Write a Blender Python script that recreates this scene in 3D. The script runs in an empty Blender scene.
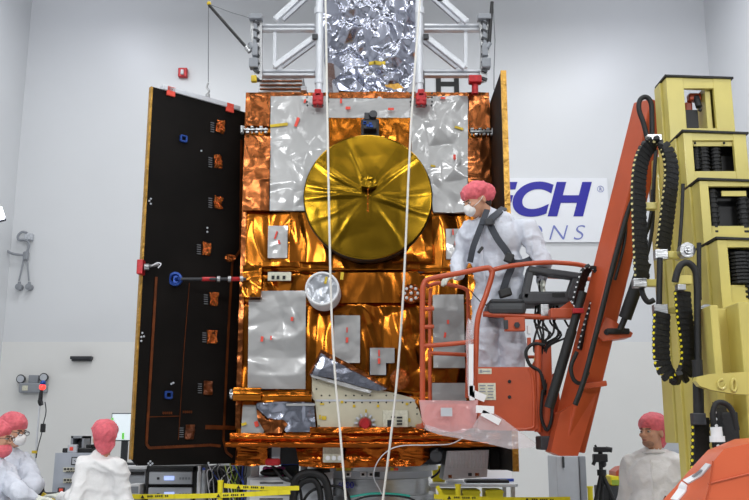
import bpy, bmesh, math, random
from mathutils import Vector, Matrix, noise
random.seed(7)
SC = bpy.context.scene
COL = SC.collection
R = math.radians
V = Vector

# ------------------------------------------------------------------ camera
FPX, PITCH, CAMZ = 885.0, R(11.8), 1.65
cam_data = bpy.data.cameras.new('camera')
cam_data.sensor_width = 36.0
cam_data.lens = FPX / 749.0 * 36.0
cam_data.clip_end = 200
cam = bpy.data.objects.new('camera', cam_data)
cam.location = (0, 0, CAMZ)
cam.rotation_euler = (R(90) + PITCH, 0, 0)
COL.objects.link(cam)
SC.camera = cam

# ------------------------------------------------------------------ world, lights, exposure
SC.view_settings.view_transform = 'Standard'
SC.view_settings.look = 'None'
SC.view_settings.exposure = -0.98
SC.view_settings.gamma = 1.0
SC.view_settings.use_curve_mapping = False
world = bpy.data.worlds.new('world')
SC.world = world
world.use_nodes = True
world.node_tree.nodes['Background'].inputs[0].default_value = (0.9, 0.95, 1.0, 1)
world.node_tree.nodes['Background'].inputs[1].default_value = 0.3


def area(name, loc, target, size, power, color=(1, 1, 1), sy=None):
    d = bpy.data.lights.new(name, 'AREA')
    d.shape = 'RECTANGLE'
    d.size = size
    d.size_y = sy or size
    d.energy = power
    d.color = color
    o = bpy.data.objects.new(name, d)
    o.location = loc
    o.rotation_euler = (V(target) - V(loc)).to_track_quat('-Z', 'Y').to_euler()
    COL.objects.link(o)
    return o


LC = (0.97, 0.985, 1.0)
for lx in (-3.8, 0.0, 3.8):
    for ly in (-3.0, 2.0, 7.0, 11.5):
        area('high_bay_light', (lx, ly, 9.1), (lx, ly, 0), 1.7, 195, LC)
# flood lights high beside both side walls, for the bright wall patches
area('wall_flood_light', (-5.1, 12.2, 9.6), (-4.5, 14.9, 7.6), 0.7, 42, (0.85, 0.88, 1.0))
area('wall_flood_light', (4.75, 12.2, 9.2), (4.1, 14.9, 7.2), 0.7, 46, (0.85, 0.88, 1.0))
# added fill lights behind the camera, brightening fronts and the lower wall
area('front_fill_light', (-3.5, -3.6, 6.2), (0, 8, 2.2), 2.4, 440, LC, 0.5)
area('front_fill_light', (3.5, -3.6, 6.2), (0, 8, 2.2), 2.4, 440, LC, 0.5)


# ------------------------------------------------------------------ projection helper: a pixel of the photo at a real depth
CT, ST = math.cos(PITCH), math.sin(PITCH)


def at(px, py, Y):
    dy = FPX * CT - (250 - py) * ST
    dz = FPX * ST + (250 - py) * CT
    t = Y / dy
    return V(((px - 374.5) * t, Y, CAMZ + dz * t))


def ppm(Y):
    return 866.0 / Y


# ------------------------------------------------------------------ materials
def lin(h):
    if isinstance(h, (tuple, list)):
        c = [v / 255 for v in h]
    else:
        c = [int(h[i:i + 2], 16) / 255 for i in (0, 2, 4)]
    return tuple((v / 12.92 if v <= 0.04045 else ((v + 0.055) / 1.055) ** 2.4) for v in c) + (1.0,)


def mat(name, color, rough=0.5, metal=0.0, bump=0.0, bscale=20, bdet=3, kind='noise', vary=0.0, vscale=5, alpha=1.0,
        emit=None, estr=0, trans=0.0, coat=0.0, color2=None, stretch=None, spec=None):
    m = bpy.data.materials.new(name)
    m.use_nodes = True
    nt = m.node_tree
    b = nt.nodes['Principled BSDF']
    c = lin(color)
    b.inputs['Base Color'].default_value = c
    b.inputs['Roughness'].default_value = rough
    b.inputs['Metallic'].default_value = metal
    b.inputs['Alpha'].default_value = alpha
    b.inputs['Transmission Weight'].default_value = trans
    b.inputs['Coat Weight'].default_value = coat
    if coat:
        b.inputs['Coat Roughness'].default_value = 0.1
    if spec is not None:
        b.inputs['Specular IOR Level'].default_value = spec
    if emit is not None:
        b.inputs['Emission Color'].default_value = lin(emit)
        b.inputs['Emission Strength'].default_value = estr
    tc = nt.nodes.new('ShaderNodeTexCoord')
    src = tc.outputs['Object']
    if stretch:
        mp = nt.nodes.new('ShaderNodeMapping')
        mp.inputs['Scale'].default_value = stretch
        nt.links.new(src, mp.inputs['Vector'])
        src = mp.outputs['Vector']
    if vary or color2:
        n = nt.nodes.new('ShaderNodeTexNoise')
        n.inputs['Scale'].default_value = vscale
        n.inputs['Detail'].default_value = 4
        nt.links.new(src, n.inputs['Vector'])
        r = nt.nodes.new('ShaderNodeValToRGB')
        r.color_ramp.elements[0].position = 0.35
        r.color_ramp.elements[1].position = 0.65
        if color2:
            r.color_ramp.elements[0].color = c
            r.color_ramp.elements[1].color = lin(color2)
        else:
            r.color_ramp.elements[0].color = tuple(v * (1 - vary) for v in c[:3]) + (1,)
            r.color_ramp.elements[1].color = tuple(min(1, v * (1 + vary)) for v in c[:3]) + (1,)
        nt.links.new(n.outputs['Fac'], r.inputs['Fac'])
        nt.links.new(r.outputs['Color'], b.inputs['Base Color'])
    if bump:
        bn = nt.nodes.new('ShaderNodeBump')
        bn.inputs['Strength'].default_value = bump
        bn.inputs['Distance'].default_value = 0.02
        if kind == 'noise':
            n = nt.nodes.new('ShaderNodeTexNoise')
            n.inputs['Scale'].default_value = bscale
            n.inputs['Detail'].default_value = bdet
            nt.links.new(src, n.inputs['Vector'])
            nt.links.new(n.outputs['Fac'], bn.inputs['Height'])
        else:   # crumpled film: warped cell ridges plus soft folds
            nw = nt.nodes.new('ShaderNodeTexNoise')
            nw.inputs['Scale'].default_value = bscale * 0.5
            nw.inputs['Detail'].default_value = 2
            nt.links.new(src, nw.inputs['Vector'])
            vm = nt.nodes.new('ShaderNodeVectorMath')
            vm.operation = 'MULTIPLY_ADD'
            vm.inputs[1].default_value = (0.5, 0.5, 0.5)
            nt.links.new(nw.outputs['Color'], vm.inputs[0])
            nt.links.new(src, vm.inputs[2])
            vo = nt.nodes.new('ShaderNodeTexVoronoi')
            vo.inputs['Scale'].default_value = bscale
            nt.links.new(vm.outputs[0], vo.inputs['Vector'])
            nt.links.new(vo.outputs['Distance'], bn.inputs['Height'])
        nt.links.new(bn.outputs['Normal'], b.inputs['Normal'])
    return m


M = {
    'wall': mat('wall_paint', (214, 216, 218), 0.34, spec=0.45, vary=0.012, vscale=0.7, bump=0.05, bscale=1.2, bdet=2),
    'wall_low': mat('wall_paint_lower', (224, 224, 221), 0.36, vary=0.01, vscale=0.8),
    'wall_dim': mat('wall_dimmed_grey', (84, 86, 90), 0.6, vary=0.03, vscale=0.5),  # dark tone stands in for a dim unseen end, darkening foil reflections
    'floor': mat('floor_epoxy', (188, 190, 192), 0.25, vary=0.03, vscale=2),
    'ceiling': mat('ceiling_grey', (120, 122, 124), 0.8, vary=0.03, vscale=1),
    'gold': mat('gold_blanket', (150, 84, 24), 0.2, 1.0, 0.10, 6, kind='foil', color2=(172, 102, 34), vscale=2.2, stretch=(1, 1, .6)),
    'copper': mat('copper_blanket', (138, 80, 44), 0.24, 1.0, 0.2, 7, kind='foil', vary=0.12, vscale=4),
    'amber': mat('amber_film', (158, 82, 28), 0.22, 1.0, 0.25, 9, kind='foil', vary=0.15, vscale=6, stretch=(.5, 1, 2.5)),
    'dish': mat('dish_film', (130, 100, 24), 0.22, 1.0, 0.05, 2.5, kind='foil', vary=0.06, vscale=3),
    'silver': mat('silver_film', (164, 164, 163), 0.4, 0.4, 0.10, 5, kind='foil', vary=0.02, vscale=3, coat=0.8),
    'crumple': mat('silver_crumple', (160, 163, 176), 0.24, 1.0, 0.12, 8, kind='foil'),
    'black_panel': mat('panel_black_film', (17, 14, 12), 0.6, 0.0, 0.08, 4, vary=0.3, vscale=2.5, spec=0.12),
    'edge_gold': mat('panel_edge_gold', (190, 146, 70), 0.35, 0.8, 0.4, 14, kind='foil', vary=0.2, vscale=14),
    'trace': mat('copper_trace', (104, 52, 20), 0.4, 0.5, vary=0.35, vscale=9),
    'tab': mat('copper_tab', (206, 116, 60), 0.22, 1.0, 0.8, 26, kind='foil'),
    'blue': mat('blue_anodised', (40, 74, 150), 0.35, 0.5, vary=0.2, vscale=40),
    'black': mat('black_plastic', (20, 20, 22), 0.5, vary=0.1, vscale=30),
    'rubber': mat('black_rubber', (16, 16, 17), 0.6, bump=0.1, bscale=60),
    'dark': mat('dark_grey', (48, 50, 54), 0.5, vary=0.1, vscale=20),
    'console': mat('console_grey', (62, 64, 67), 0.6, bump=0.1, bscale=80, vary=0.08, vscale=15),
    'alu': mat('aluminium_white', (214, 217, 222), 0.3, 0.35, vary=0.03, vscale=10),
    'steel': mat('brushed_steel', (176, 177, 178), 0.28, 0.9, 0.08, 30, stretch=(1, 1, 6), vary=0.05, vscale=10),
    'grey': mat('grey_enamel', (140, 144, 150), 0.45, vary=0.04, vscale=10),
    'lgrey': mat('light_grey_enamel', (186, 190, 196), 0.45, vary=0.03, vscale=10),
    'white': mat('white_plastic', (226, 227, 228), 0.5, vary=0.02, vscale=10),
    'red': mat('red_anodised', (176, 30, 36), 0.35, 0.2, vary=0.15, vscale=30),
    'redtape': mat('red_tape', (232, 78, 60), 0.6, vary=0.08, vscale=30),
    'yellowtape': mat('yellow_tape', (206, 176, 30), 0.5, vary=0.15, vscale=20),
    'beige': mat('perforated_plate', (196, 190, 166), 0.42, 0.15, vary=0.05, vscale=6, bump=.05, bscale=5),
    'lens': mat('lens_grey', (170, 174, 180), 0.3, 0.6, 0.2, 10, kind='foil'),
    'orange': mat('orange_enamel', (180, 76, 40), 0.42, vary=0.07, vscale=5, coat=0.1, bump=.03, bscale=30),
    'orange_hood': mat('orange_hood', (214, 100, 62), 0.4, vary=0.04, vscale=3, coat=0.15),
    'yellow': mat('yellow_enamel', (204, 190, 104), 0.38, vary=0.06, vscale=4, coat=0.2, bump=.02, bscale=20),
    'caution': mat('caution_yellow', (236, 220, 30), 0.5, vary=0.03, vscale=10),
    'suit': mat('white_coverall', (208, 212, 222), 0.8, bump=0.9, bscale=13, bdet=5, vary=0.03, vscale=8),
    'smock': mat('white_smock', (228, 227, 226), 0.8, bump=0.9, bscale=11, bdet=5, vary=0.02, vscale=8),
    'skin': mat('skin', (196, 146, 118), 0.5, vary=0.06, vscale=25),
    'hair': mat('dark_hair', (46, 32, 28), 0.7, bump=.4, bscale=60),
    'net': mat('pink_net', (246, 112, 124), 0.65, alpha=0.78, bump=0.7, bscale=45, vary=0.14, vscale=30),
    'mask': mat('white_mask', (232, 230, 228), 0.8, bump=.3, bscale=30),
    'strap': mat('harness_webbing', (58, 62, 70), 0.7, bump=.2, bscale=150),
    'glove': mat('nitrile_glove', (206, 208, 196), 0.55, bump=.3, bscale=40),
    'dot': mat('cream_pin', (226, 214, 150), 0.5),
    'ydot': mat('yellow_pin', (232, 216, 40), 0.5),
    'rope': mat('white_rope', (232, 230, 222), 0.7, bump=.3, bscale=120),
    'wire': mat('thin_wire', (110, 112, 116), 0.5),
    'sign': mat('sign_white', (228, 230, 234), 0.4, vary=.01, vscale=3),
    'signblue': mat('sign_blue', (22, 16, 150), 0.45),
    'signlight': mat('sign_thin_blue', (112, 122, 186), 0.45),
    'ink': mat('black_ink', (14, 14, 16), 0.5),
    'screen': mat('screen_glow', (235, 245, 250), 0.3, emit=(228, 240, 246), estr=0.9),
    'lcd': mat('lcd_glow', (170, 190, 255), 0.3, emit=(180, 200, 255), estr=1.6),
    'lamp': mat('lamp_glow', (255, 255, 255), 0.3, emit=(235, 240, 255), estr=9),
    'redlamp': mat('red_lamp_glow', (255, 50, 50), 0.3, emit=(255, 60, 50), estr=4),
    'sticker': mat('sticker_paper', (206, 204, 184), 0.6, vary=.1, vscale=60),
    'film': mat('clear_film', (236, 226, 230), 0.12, alpha=0.3, bump=0.6, bscale=9, kind='foil'),
    'pinkfilm': mat('pink_film', (240, 186, 186), 0.14, alpha=0.42, bump=0.5, bscale=10, kind='foil'),
    'cable_g': mat('cable_green', (150, 176, 60), 0.5), 'cable_w': mat('cable_white', (220, 220, 224), 0.5),
    'cable_b': mat('cable_blue', (50, 80, 180), 0.5), 'cable_t': mat('cable_teal', (60, 190, 170), 0.5),
    'pinkbag': mat('pink_bag', (232, 110, 190), 0.5, bump=.6, bscale=30),
    'paper': mat('paper', (236, 236, 238), 0.7), 'eye': mat('eye_dark', (40, 28, 22), 0.3),
    'eyew': mat('eye_white', (188, 176, 166), 0.4), 'lip': mat('lip', (160, 96, 86), 0.5),
    'stubble': mat('stubble', (152, 114, 94), 0.7, bump=.3, bscale=90),
    'glass': mat('spectacle_lens', (200, 210, 215), 0.1, alpha=0.3),
    'instr': mat('instrument_face', (172, 178, 188), 0.45, vary=.03, vscale=9),
}


# ------------------------------------------------------------------ mesh builder
class MB:
    def __init__(s):
        s.bm = bmesh.new()
        s.mi = 0

    def _setmat(s, faces):
        for f in faces:
            f.material_index = s.mi

    def box(s, c, size, rot=None, bev=0.0):
        c = V(c)
        r = bmesh.ops.create_cube(s.bm, size=1)
        vs = r['verts']
        mt = Matrix.Translation(c) @ (rot.to_4x4() if rot else Matrix.Identity(4)) @ Matrix.Diagonal((*size, 1))
        bmesh.ops.transform(s.bm, matrix=mt, verts=vs)
        fs = set(f for v in vs for f in v.link_faces)
        if bev:
            es = list(set(e for v in vs for e in v.link_edges))
            rr = bmesh.ops.bevel(s.bm, geom=es, offset=bev, segments=2, affect='EDGES', profile=0.5)
            fs = set(f for f in fs if f.is_valid) | set(rr['faces'])
        s._setmat(fs)
        return s

    def lohi(s, lo, hi, bev=0.0):
        lo, hi = V(lo), V(hi)
        return s.box((lo + hi) / 2, [abs(a) for a in (hi - lo)], bev=bev)

    def bar(s, a, b, w, h, bev=0.0, up=(0, 0, 1), roll=0.0):
        """rectangular bar from a to b"""
        a, b = V(a), V(b)
        d = (b - a)
        L = d.length
        z = d.normalized()
        u = V(up)
        if abs(z.dot(u)) > 0.98:
            u = V((0, 1, 0))
        x = u.cross(z).normalized()
        y = z.cross(x)
        rot = Matrix((x, y, z)).transposed()
        if roll:
            rot = rot @ Matrix.Rotation(roll, 3, 'Z')
        return s.box((a + b) / 2, (w, h, L), rot=rot, bev=bev)

    def cyl(s, a, b, r, r2=None, seg=16):
        a, b = V(a), V(b)
        q = (b - a).to_track_quat('Z', 'Y').to_matrix()
        r2 = r if r2 is None else r2
        n = s.bm.verts.new
        cs = [(math.cos(2 * math.pi * k / seg), math.sin(2 * math.pi * k / seg)) for k in range(seg)]
        A_ = [n(a + q @ V((c * r, d * r, 0))) for c, d in cs]
        B_ = [n(b + q @ V((c * r2, d * r2, 0))) for c, d in cs]
        fs = [s.bm.faces.new(A_[::-1]), s.bm.faces.new(B_)]
        for k in range(seg):
            j = (k + 1) % seg
            fs.append(s.bm.faces.new((A_[k], A_[j], B_[j], B_[k])))
        s._setmat(fs)
        return s

    def sph(s, c, r, seg=16, rot=None):
        if not isinstance(r, (tuple, list)):
            r = (r, r, r)
        c = V(c)
        nv = max(6, seg * 3 // 4)
        n = s.bm.verts.new

        def P(x, y, z):
            p = V((x * r[0], y * r[1], z * r[2]))
            return n(c + (rot @ p if rot else p))
        top, bot = P(0, 0, 1), P(0, 0, -1)
        rings = []
        for i in range(1, nv):
            t = math.pi * i / nv
            rings.append([P(math.sin(t) * math.cos(2 * math.pi * k / seg), math.sin(t) * math.sin(2 * math.pi * k / seg), math.cos(t)) for k in range(seg)])
        fs = []
        for k in range(seg):
            j = (k + 1) % seg
            fs.append(s.bm.faces.new((top, rings[0][k], rings[0][j])))
            fs.append(s.bm.faces.new((bot, rings[-1][j], rings[-1][k])))
            for i in range(nv - 2):
                fs.append(s.bm.faces.new((rings[i][k], rings[i + 1][k], rings[i + 1][j], rings[i][j])))
        s._setmat(fs)
        return s

    def cap(s, a, b, r1, r2, seg=14):
        """tapered limb with rounded ends"""
        s.cyl(a, b, r1, r2, seg)
        s.sph(a, r1, seg)
        s.sph(b, r2, seg)
        return s

    def tube(s, pts, r, seg=8, smooth=4, closed=False):
        pts = [V(p) for p in pts]
        if smooth > 1 and len(pts) > 2:
            out = []
            n = len(pts)
            rng = range(n if closed else n - 1)
            for i in rng:
                if closed:
                    p0, p1, p2, p3 = pts[i - 1], pts[i], pts[(i + 1) % n], pts[(i + 2) % n]
                else:
                    p0, p1, p2, p3 = pts[max(i - 1, 0)], pts[i], pts[i + 1], pts[min(i + 2, n - 1)]
                for k in range(smooth):
                    t = k / smooth
                    out.append(0.5 * ((2 * p1) + (p2 - p0) * t + (2 * p0 - 5 * p1 + 4 * p2 - p3) * t * t + (3 * p1 - p0 - 3 * p2 + p3) * t ** 3))
            if not closed:
                out.append(pts[-1])
            pts = out
        n = len(pts)
        rings = []
        ref = None
        for i, p in enumerate(pts):
            if closed:
                d = pts[(i + 1) % n] - pts[i - 1]
            else:
                d = pts[min(i + 1, n - 1)] - pts[max(i - 1, 0)]
            if d.length < 1e-9:
                d = V((0, 0, 1))
            d.normalize()
            if ref is None:
                ref = d.orthogonal().normalized()
            ref = (ref - d * ref.dot(d))
            if ref.length < 1e-6:
                ref = d.orthogonal()
            ref.normalize()
            y = d.cross(ref)
            rr = r[min(i, len(r) - 1)] if isinstance(r, list) else r
            rings.append([s.bm.verts.new(p + (ref * math.cos(2 * math.pi * k / seg) + y * math.sin(2 * math.pi * k / seg)) * rr) for k in range(seg)])
        fs = []
        for i in range(n if closed else n - 1):
            a, b = rings[i], rings[(i + 1) % n]
            for k in range(seg):
                fs.append(s.bm.faces.new((a[k], a[(k + 1) % seg], b[(k + 1) % seg], b[k])))
        if not closed:
            fs.append(s.bm.faces.new(rings[0][::-1]))
            fs.append(s.bm.faces.new(rings[-1]))
        s._setmat(fs)
        return s

    def prism(s, pts, thick):
        """polygon (list of Vectors) extruded by vector thick"""
        thick = V(thick)
        a = [s.bm.verts.new(V(p)) for p in pts]
        b = [s.bm.verts.new(V(p) + thick) for p in pts]
        n = len(a)
        fs = [s.bm.faces.new(a), s.bm.faces.new(b[::-1])]
        for i in range(n):
            fs.append(s.bm.faces.new((a[i], b[i], b[(i + 1) % n], a[(i + 1) % n])))
        s._setmat(fs)
        return s

    def lathe(s, prof, c, axis='Z', seg=40, rot=None):
        """prof: list of (radius, height)"""
        c = V(c)
        rings = []
        for (r, h) in prof:
            ring = []
            for k in range(seg):
                a = 2 * math.pi * k / seg
                p = V((math.cos(a) * r, math.sin(a) * r, h))
                if axis == 'Y':      # height runs towards -Y (to the viewer side)
                    p = V((p.x, -p.z, p.y))
                if rot:
                    p = rot @ p
                ring.append(s.bm.verts.new(c + p))
            rings.append(ring)
        fs = []
        for i in range(len(rings) - 1):
            a, b = rings[i], rings[i + 1]
            for k in range(seg):
                fs.append(s.bm.faces.new((a[k], a[(k + 1) % seg], b[(k + 1) % seg], b[k])))
        fs.append(s.bm.faces.new(rings[0][::-1]))
        fs.append(s.bm.faces.new(rings[-1]))
        s._setmat(fs)
        return s

    def build(s, name, mats, parent=None, smooth=False, mods=None, auto=True):
        bmesh.ops.recalc_face_normals(s.bm, faces=s.bm.faces)
        me = bpy.data.meshes.new(name)
        s.bm.to_mesh(me)
        s.bm.free()
        if not isinstance(mats, (list, tuple)):
            mats = [mats]
        for m_ in mats:
            me.materials.append(M[m_] if isinstance(m_, str) else m_)
        if smooth:
            me.polygons.foreach_set('use_smooth', [True] * len(me.polygons))
            if auto:
                try:
                    me.set_sharp_from_angle(angle=R(40))
                except Exception:
                    pass
        o = bpy.data.objects.new(name, me)
        COL.objects.link(o)
        if parent:
            attach(o, parent)
        return o


def wloc(o):
    p = V((0, 0, 0))
    while o is not None:
        p = p + o.location
        o = o.parent
    return p


def attach(o, parent):
    """parent o (built in world coordinates) under parent without moving it"""
    o.parent = parent
    o.location = o.location - wloc(parent)


def thing(name, label, cat, loc=(0, 0, 0), group=None):
    o = bpy.data.objects.new(name, None)
    COL.objects.link(o)
    o.location = loc
    o.empty_display_size = 0.1
    return tag(o, label, cat, group)


def tag(o, label, cat, group=None):
    o['label'] = label
    o['category'] = cat
    if group:
        o['group'] = group
    return o


def struct(o):
    o['kind'] = 'structure'
    return o


def bez(*pts):
    return [V(p) for p in pts]


# ------------------------------------------------------------------ crumpled sheets
def tri(u, v, seed):
    """continuous facets: random heights on a lattice, each cell split along one diagonal"""
    i, j = math.floor(u), math.floor(v)
    fu, fv = u - i, v - j

    def h(a, b):
        c = noise.cell(V((a + .5, b + .5, seed + .5)))
        return c * abs(c)
    if noise.cell(V((i + .5, j + .5, seed + 77.5))) > 0:
        if fu > fv:
            return h(i, j) * (1 - fu) + h(i + 1, j) * (fu - fv) + h(i + 1, j + 1) * fv
        return h(i, j) * (1 - fv) + h(i, j + 1) * (fv - fu) + h(i + 1, j + 1) * fu
    if fu + fv < 1:
        return h(i, j) * (1 - fu - fv) + h(i + 1, j) * fu + h(i, j + 1) * fv
    return h(i + 1, j + 1) * (fu + fv - 1) + h(i, j + 1) * (1 - fu) + h(i + 1, j) * (1 - fv)


def crk(x, z, seed, sc, ax=1.0, az=1.0):
    w = noise.noise_vector(V((x * sc * .35, z * sc * .35, seed))) * 0.7
    u, v = x * sc * ax + w.x, z * sc * az + w.y
    c1, s1 = .866, .5
    a = tri(u * c1 - v * s1, u * s1 + v * c1, math.floor(seed))
    b = tri((u * .6 + v * .8) * 2.3, (v * .6 - u * .8) * 2.3, math.floor(seed) + 200)
    return 0.5 + .42 * a + .14 * b


def inpoly(x, z, poly):
    c = False
    n = len(poly)
    j = n - 1
    for i in range(n):
        xi, zi = poly[i]
        xj, zj = poly[j]
        if (zi > z) != (zj > z) and x < (xj - xi) * (z - zi) / (zj - zi) + xi:
            c = not c
        j = i
    return c


def sheet(name, poly, Y, depth, m, parent, amp=0.01, sc=9, seed=0, step=0.012, ax=1, az=1, hfun=None, smooth=False, scallop=0.0):
    """crumpled sheet in the XZ plane. poly = [(x,z)..] world; front at Y, back at Y+depth"""
    xs = [p[0] for p in poly]
    zs = [p[1] for p in poly]
    x0, x1, z0, z1 = min(xs), max(xs), min(zs), max(zs)
    nx = max(2, round((x1 - x0) / step))
    nz = max(2, round((z1 - z0) / step))
    bm = bmesh.new()
    vs = {}

    def vert(i, j):
        if (i, j) not in vs:
            x = x0 + (x1 - x0) * i / nx
            z = z0 + (z1 - z0) * j / nz
            h = crk(x, z, seed, sc, ax, az) * amp
            if hfun:
                h += hfun(x, z)
            dx = dz = 0
            if scallop:
                dx = scallop * noise.noise(V((x * 9, z * 9, seed + 20)))
                dz = scallop * noise.noise(V((x * 9, z * 9, seed + 30)))
            vs[(i, j)] = bm.verts.new((x + dx, Y - h, z + dz))
        return vs[(i, j)]
    rect = len(poly) == 4 and len(set(round(v, 4) for v in xs)) == 2 and len(set(round(v, 4) for v in zs)) == 2
    for i in range(nx):
        for j in range(nz):
            if rect or inpoly(x0 + (x1 - x0) * (i + .5) / nx, z0 + (z1 - z0) * (j + .5) / nz, poly):
                bm.faces.new((vert(i, j), vert(i + 1, j), vert(i + 1, j + 1), vert(i, j + 1)))
    bnd = [e for e in bm.edges if e.is_boundary]
    if not rect:    # pull the stepped border onto the outline
        segs = [(V((poly[k][0], poly[k][1])), V((poly[(k + 1) % len(poly)][0], poly[(k + 1) % len(poly)][1]))) for k in range(len(poly))]
        for v in set(v for e in bnd for v in e.verts):
            p = V((v.co.x, v.co.z))
            best = None
            for a, b in segs:
                t = max(0, min(1, (p - a).dot(b - a) / max(1e-9, (b - a).length_squared)))
                q = a + (b - a) * t
                dd = (p - q).length
                if best is None or dd < best[0]:
                    best = (dd, q)
            if best[0] < step * 1.1:
                v.co.x, v.co.z = best[1]
    r = bmesh.ops.extrude_edge_only(bm, edges=bnd)
    for g in r['geom']:
        if isinstance(g, bmesh.types.BMVert):
            g.co.y = Y + depth
    bmesh.ops.holes_fill(bm, edges=[e for e in bm.edges if e.is_boundary], sides=0)
    mb = MB()
    mb.bm.free()
    mb.bm = bm
    return mb.build(name, m, parent, smooth=smooth)


def pxpoly(pts, Y):
    return [(at(x, y, Y).x, at(x, y, Y).z) for x, y in pts]


def rectpx(x0, y0, x1, y1, Y):
    """plumb rectangle in world from the pixel box"""
    a = at(x0, y1, Y)
    b = at(x1, y1, Y)
    c = at(x0, y0, Y)
    d = at(x1, y0, Y)
    X0, X1 = (a.x + c.x) / 2, (b.x + d.x) / 2
    return [(X0, a.z), (X1, a.z), (X1, c.z), (X0, c.z)]


def text(name, body, size, loc, m, parent=None, shear=0.0, bold=0.0, ext=0.004, rot=(R(90), 0, 0), xscale=1.0, align='LEFT', space=1.0):
    cu = bpy.data.curves.new(name, 'FONT')
    cu.body = body
    cu.size = size
    cu.shear = shear
    cu.offset = bold
    cu.extrude = ext
    cu.align_x = align
    cu.space_character = space
    tmp = bpy.data.objects.new(name + '_tmp', cu)
    COL.objects.link(tmp)
    dg = bpy.context.evaluated_depsgraph_get()
    me = bpy.data.meshes.new_from_object(tmp.evaluated_get(dg))
    bpy.data.objects.remove(tmp)
    bpy.data.curves.remove(cu)
    me.materials.clear()
    me.materials.append(M[m])
    me.transform(Matrix.Diagonal((xscale, 1, 1, 1)))
    o = bpy.data.objects.new(name, me)
    o.location = loc
    o.rotation_euler = rot
    COL.objects.link(o)
    if parent:
        attach(o, parent)
    return o


# ================================================================== THE SETTING
WY = 15.0
XL, XR = -6.3, 6.05
ZC = 12.0
seamz = at(100, 342, WY).z
struct(MB().lohi((XL - .2, -6, -.2), (XR + .2, WY + .2, 0)).build('floor', 'floor'))
struct(MB().lohi((XL - .2, WY, seamz), (XR + .2, WY + .2, ZC)).build('wall_back', 'wall'))
struct(MB().lohi((XL - .2, WY - .015, 0), (XR + .2, WY + .2, seamz)).build('wall_back_lower', 'wall_low'))
struct(MB().lohi((XL - .2, -6, 0), (XL, WY, ZC)).build('wall_left', 'wall'))
struct(MB().lohi((XR, -6, 0), (XR + .2, WY, ZC)).build('wall_right', 'wall'))
struct(MB().lohi((XL - .2, -6.2, 0), (XR + .2, -6, ZC)).build('wall_front', 'wall_dim'))
struct(MB().lohi((XL - .2, -6.2, ZC), (XR + .2, WY + .2, ZC + .2)).build('ceiling', 'ceiling'))

# ------------------------------------------------------------------ back wall things
sg = thing('wall_sign', 'white wall sign with blue italic letters, behind the worker on the lift', 'sign', at(430, 210, WY - .05))
a, b = at(256, 242, WY - .05), at(607, 178, WY - .05)
MB().lohi((a.x, WY - .05, a.z), (b.x, WY - .001, b.z)).build('board', 'sign', sg)
# big word: cap height 31 px
capH = at(560, 183, WY).z - at(560, 214.5, WY).z
xe = at(592, 214, WY - .055).x
o = text('lettering', 'ASTROTECH', capH / 0.70, (0, WY - .055, at(560, 214.5, WY - .055).z), 'signblue', None, 0.26, 0.032, 0.004)
w_ = o.dimensions.x
bpy.context.view_layer.update()
bb = [v[0] for v in o.bound_box]
xe = at(593.5, 214, WY - .055).x
xs_ = (xe - at(276, 214, WY - .055).x) / (max(bb) - min(bb))
o.data.transform(Matrix.Diagonal((xs_, 1, 1, 1)))
o.location.x = xe - max(bb) * xs_
attach(o, sg)
h2 = at(560, 225, WY).z - at(560, 240, WY).z
o = text('small_lettering', 'SPACE OPERATIONS', h2 / 0.70, (0, WY - .055, at(560, 239.7, WY - .055).z), 'signlight', None, 0.28, -0.006, 0.003, space=1.45)
bb = [v[0] for v in o.bound_box]
xe2 = at(584.5, 214, WY - .055).x
xs_ = 1.12
o.data.transform(Matrix.Diagonal((xs_, 1, 1, 1)))
o.location.x = xe2 - max(bb) * xs_
attach(o, sg)
p = at(600.5, 189, WY - .055)
mb = MB()
mb.tube([p + V((math.cos(t * .5236) * .055, 0, math.sin(t * .5236) * .055)) for t in range(12)], .005, 4, 1, closed=True)
mb.build('registered_mark', 'signlight', sg)
text('registered_letter', 'R', .08, (p.x - .024, WY - .055, p.z - .027), 'signlight', sg)

# black letters high on the wall
capH = at(448, 70.5, WY).z - at(448, 97, WY).z
o = text('black_wall_letters', 'NORTH', capH / .70, (0, WY - .01, at(448, 97, WY - .01).z), 'ink', None, 0, .012, .004)
bb = [v[0] for v in o.bound_box]
xe2 = at(459, 90, WY).x
xs_ = (xe2 - at(330, 90, WY).x) / (max(bb) - min(bb))
o.data.transform(Matrix.Diagonal((xs_, 1, 1, 1)))
o.location.x = xe2 - max(bb) * xs_
tag(o, 'large black upright letters on the wall above the gold body', 'lettering')

# red fire strobe
c = at(183, 73, WY - .06)
t = thing('fire_alarm_strobe', 'small red fire alarm strobe high on the back wall', 'alarm', c)
MB().box(c, (.16, .1, .17), bev=.012).build('housing', 'red', t)
MB().box(c + V((0, -.07, -.01)), (.05, .05, .09), bev=.01).build('flash_lens', 'white', t)
# small grey ledge on the wall
c = at(81, 358, WY - .1)
tag(MB().lohi((c.x - .18, WY - .12, c.z - .02), (c.x + .18, WY - .015, c.z + .03), .006).lohi((c.x - .16, WY - .09, c.z - .05), (c.x + .16, WY - .015, c.z - .02)).build('wall_vent', 'dark'),
    'thin dark ledge-like vent low on the back wall, left of the black panel', 'vent')

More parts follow.
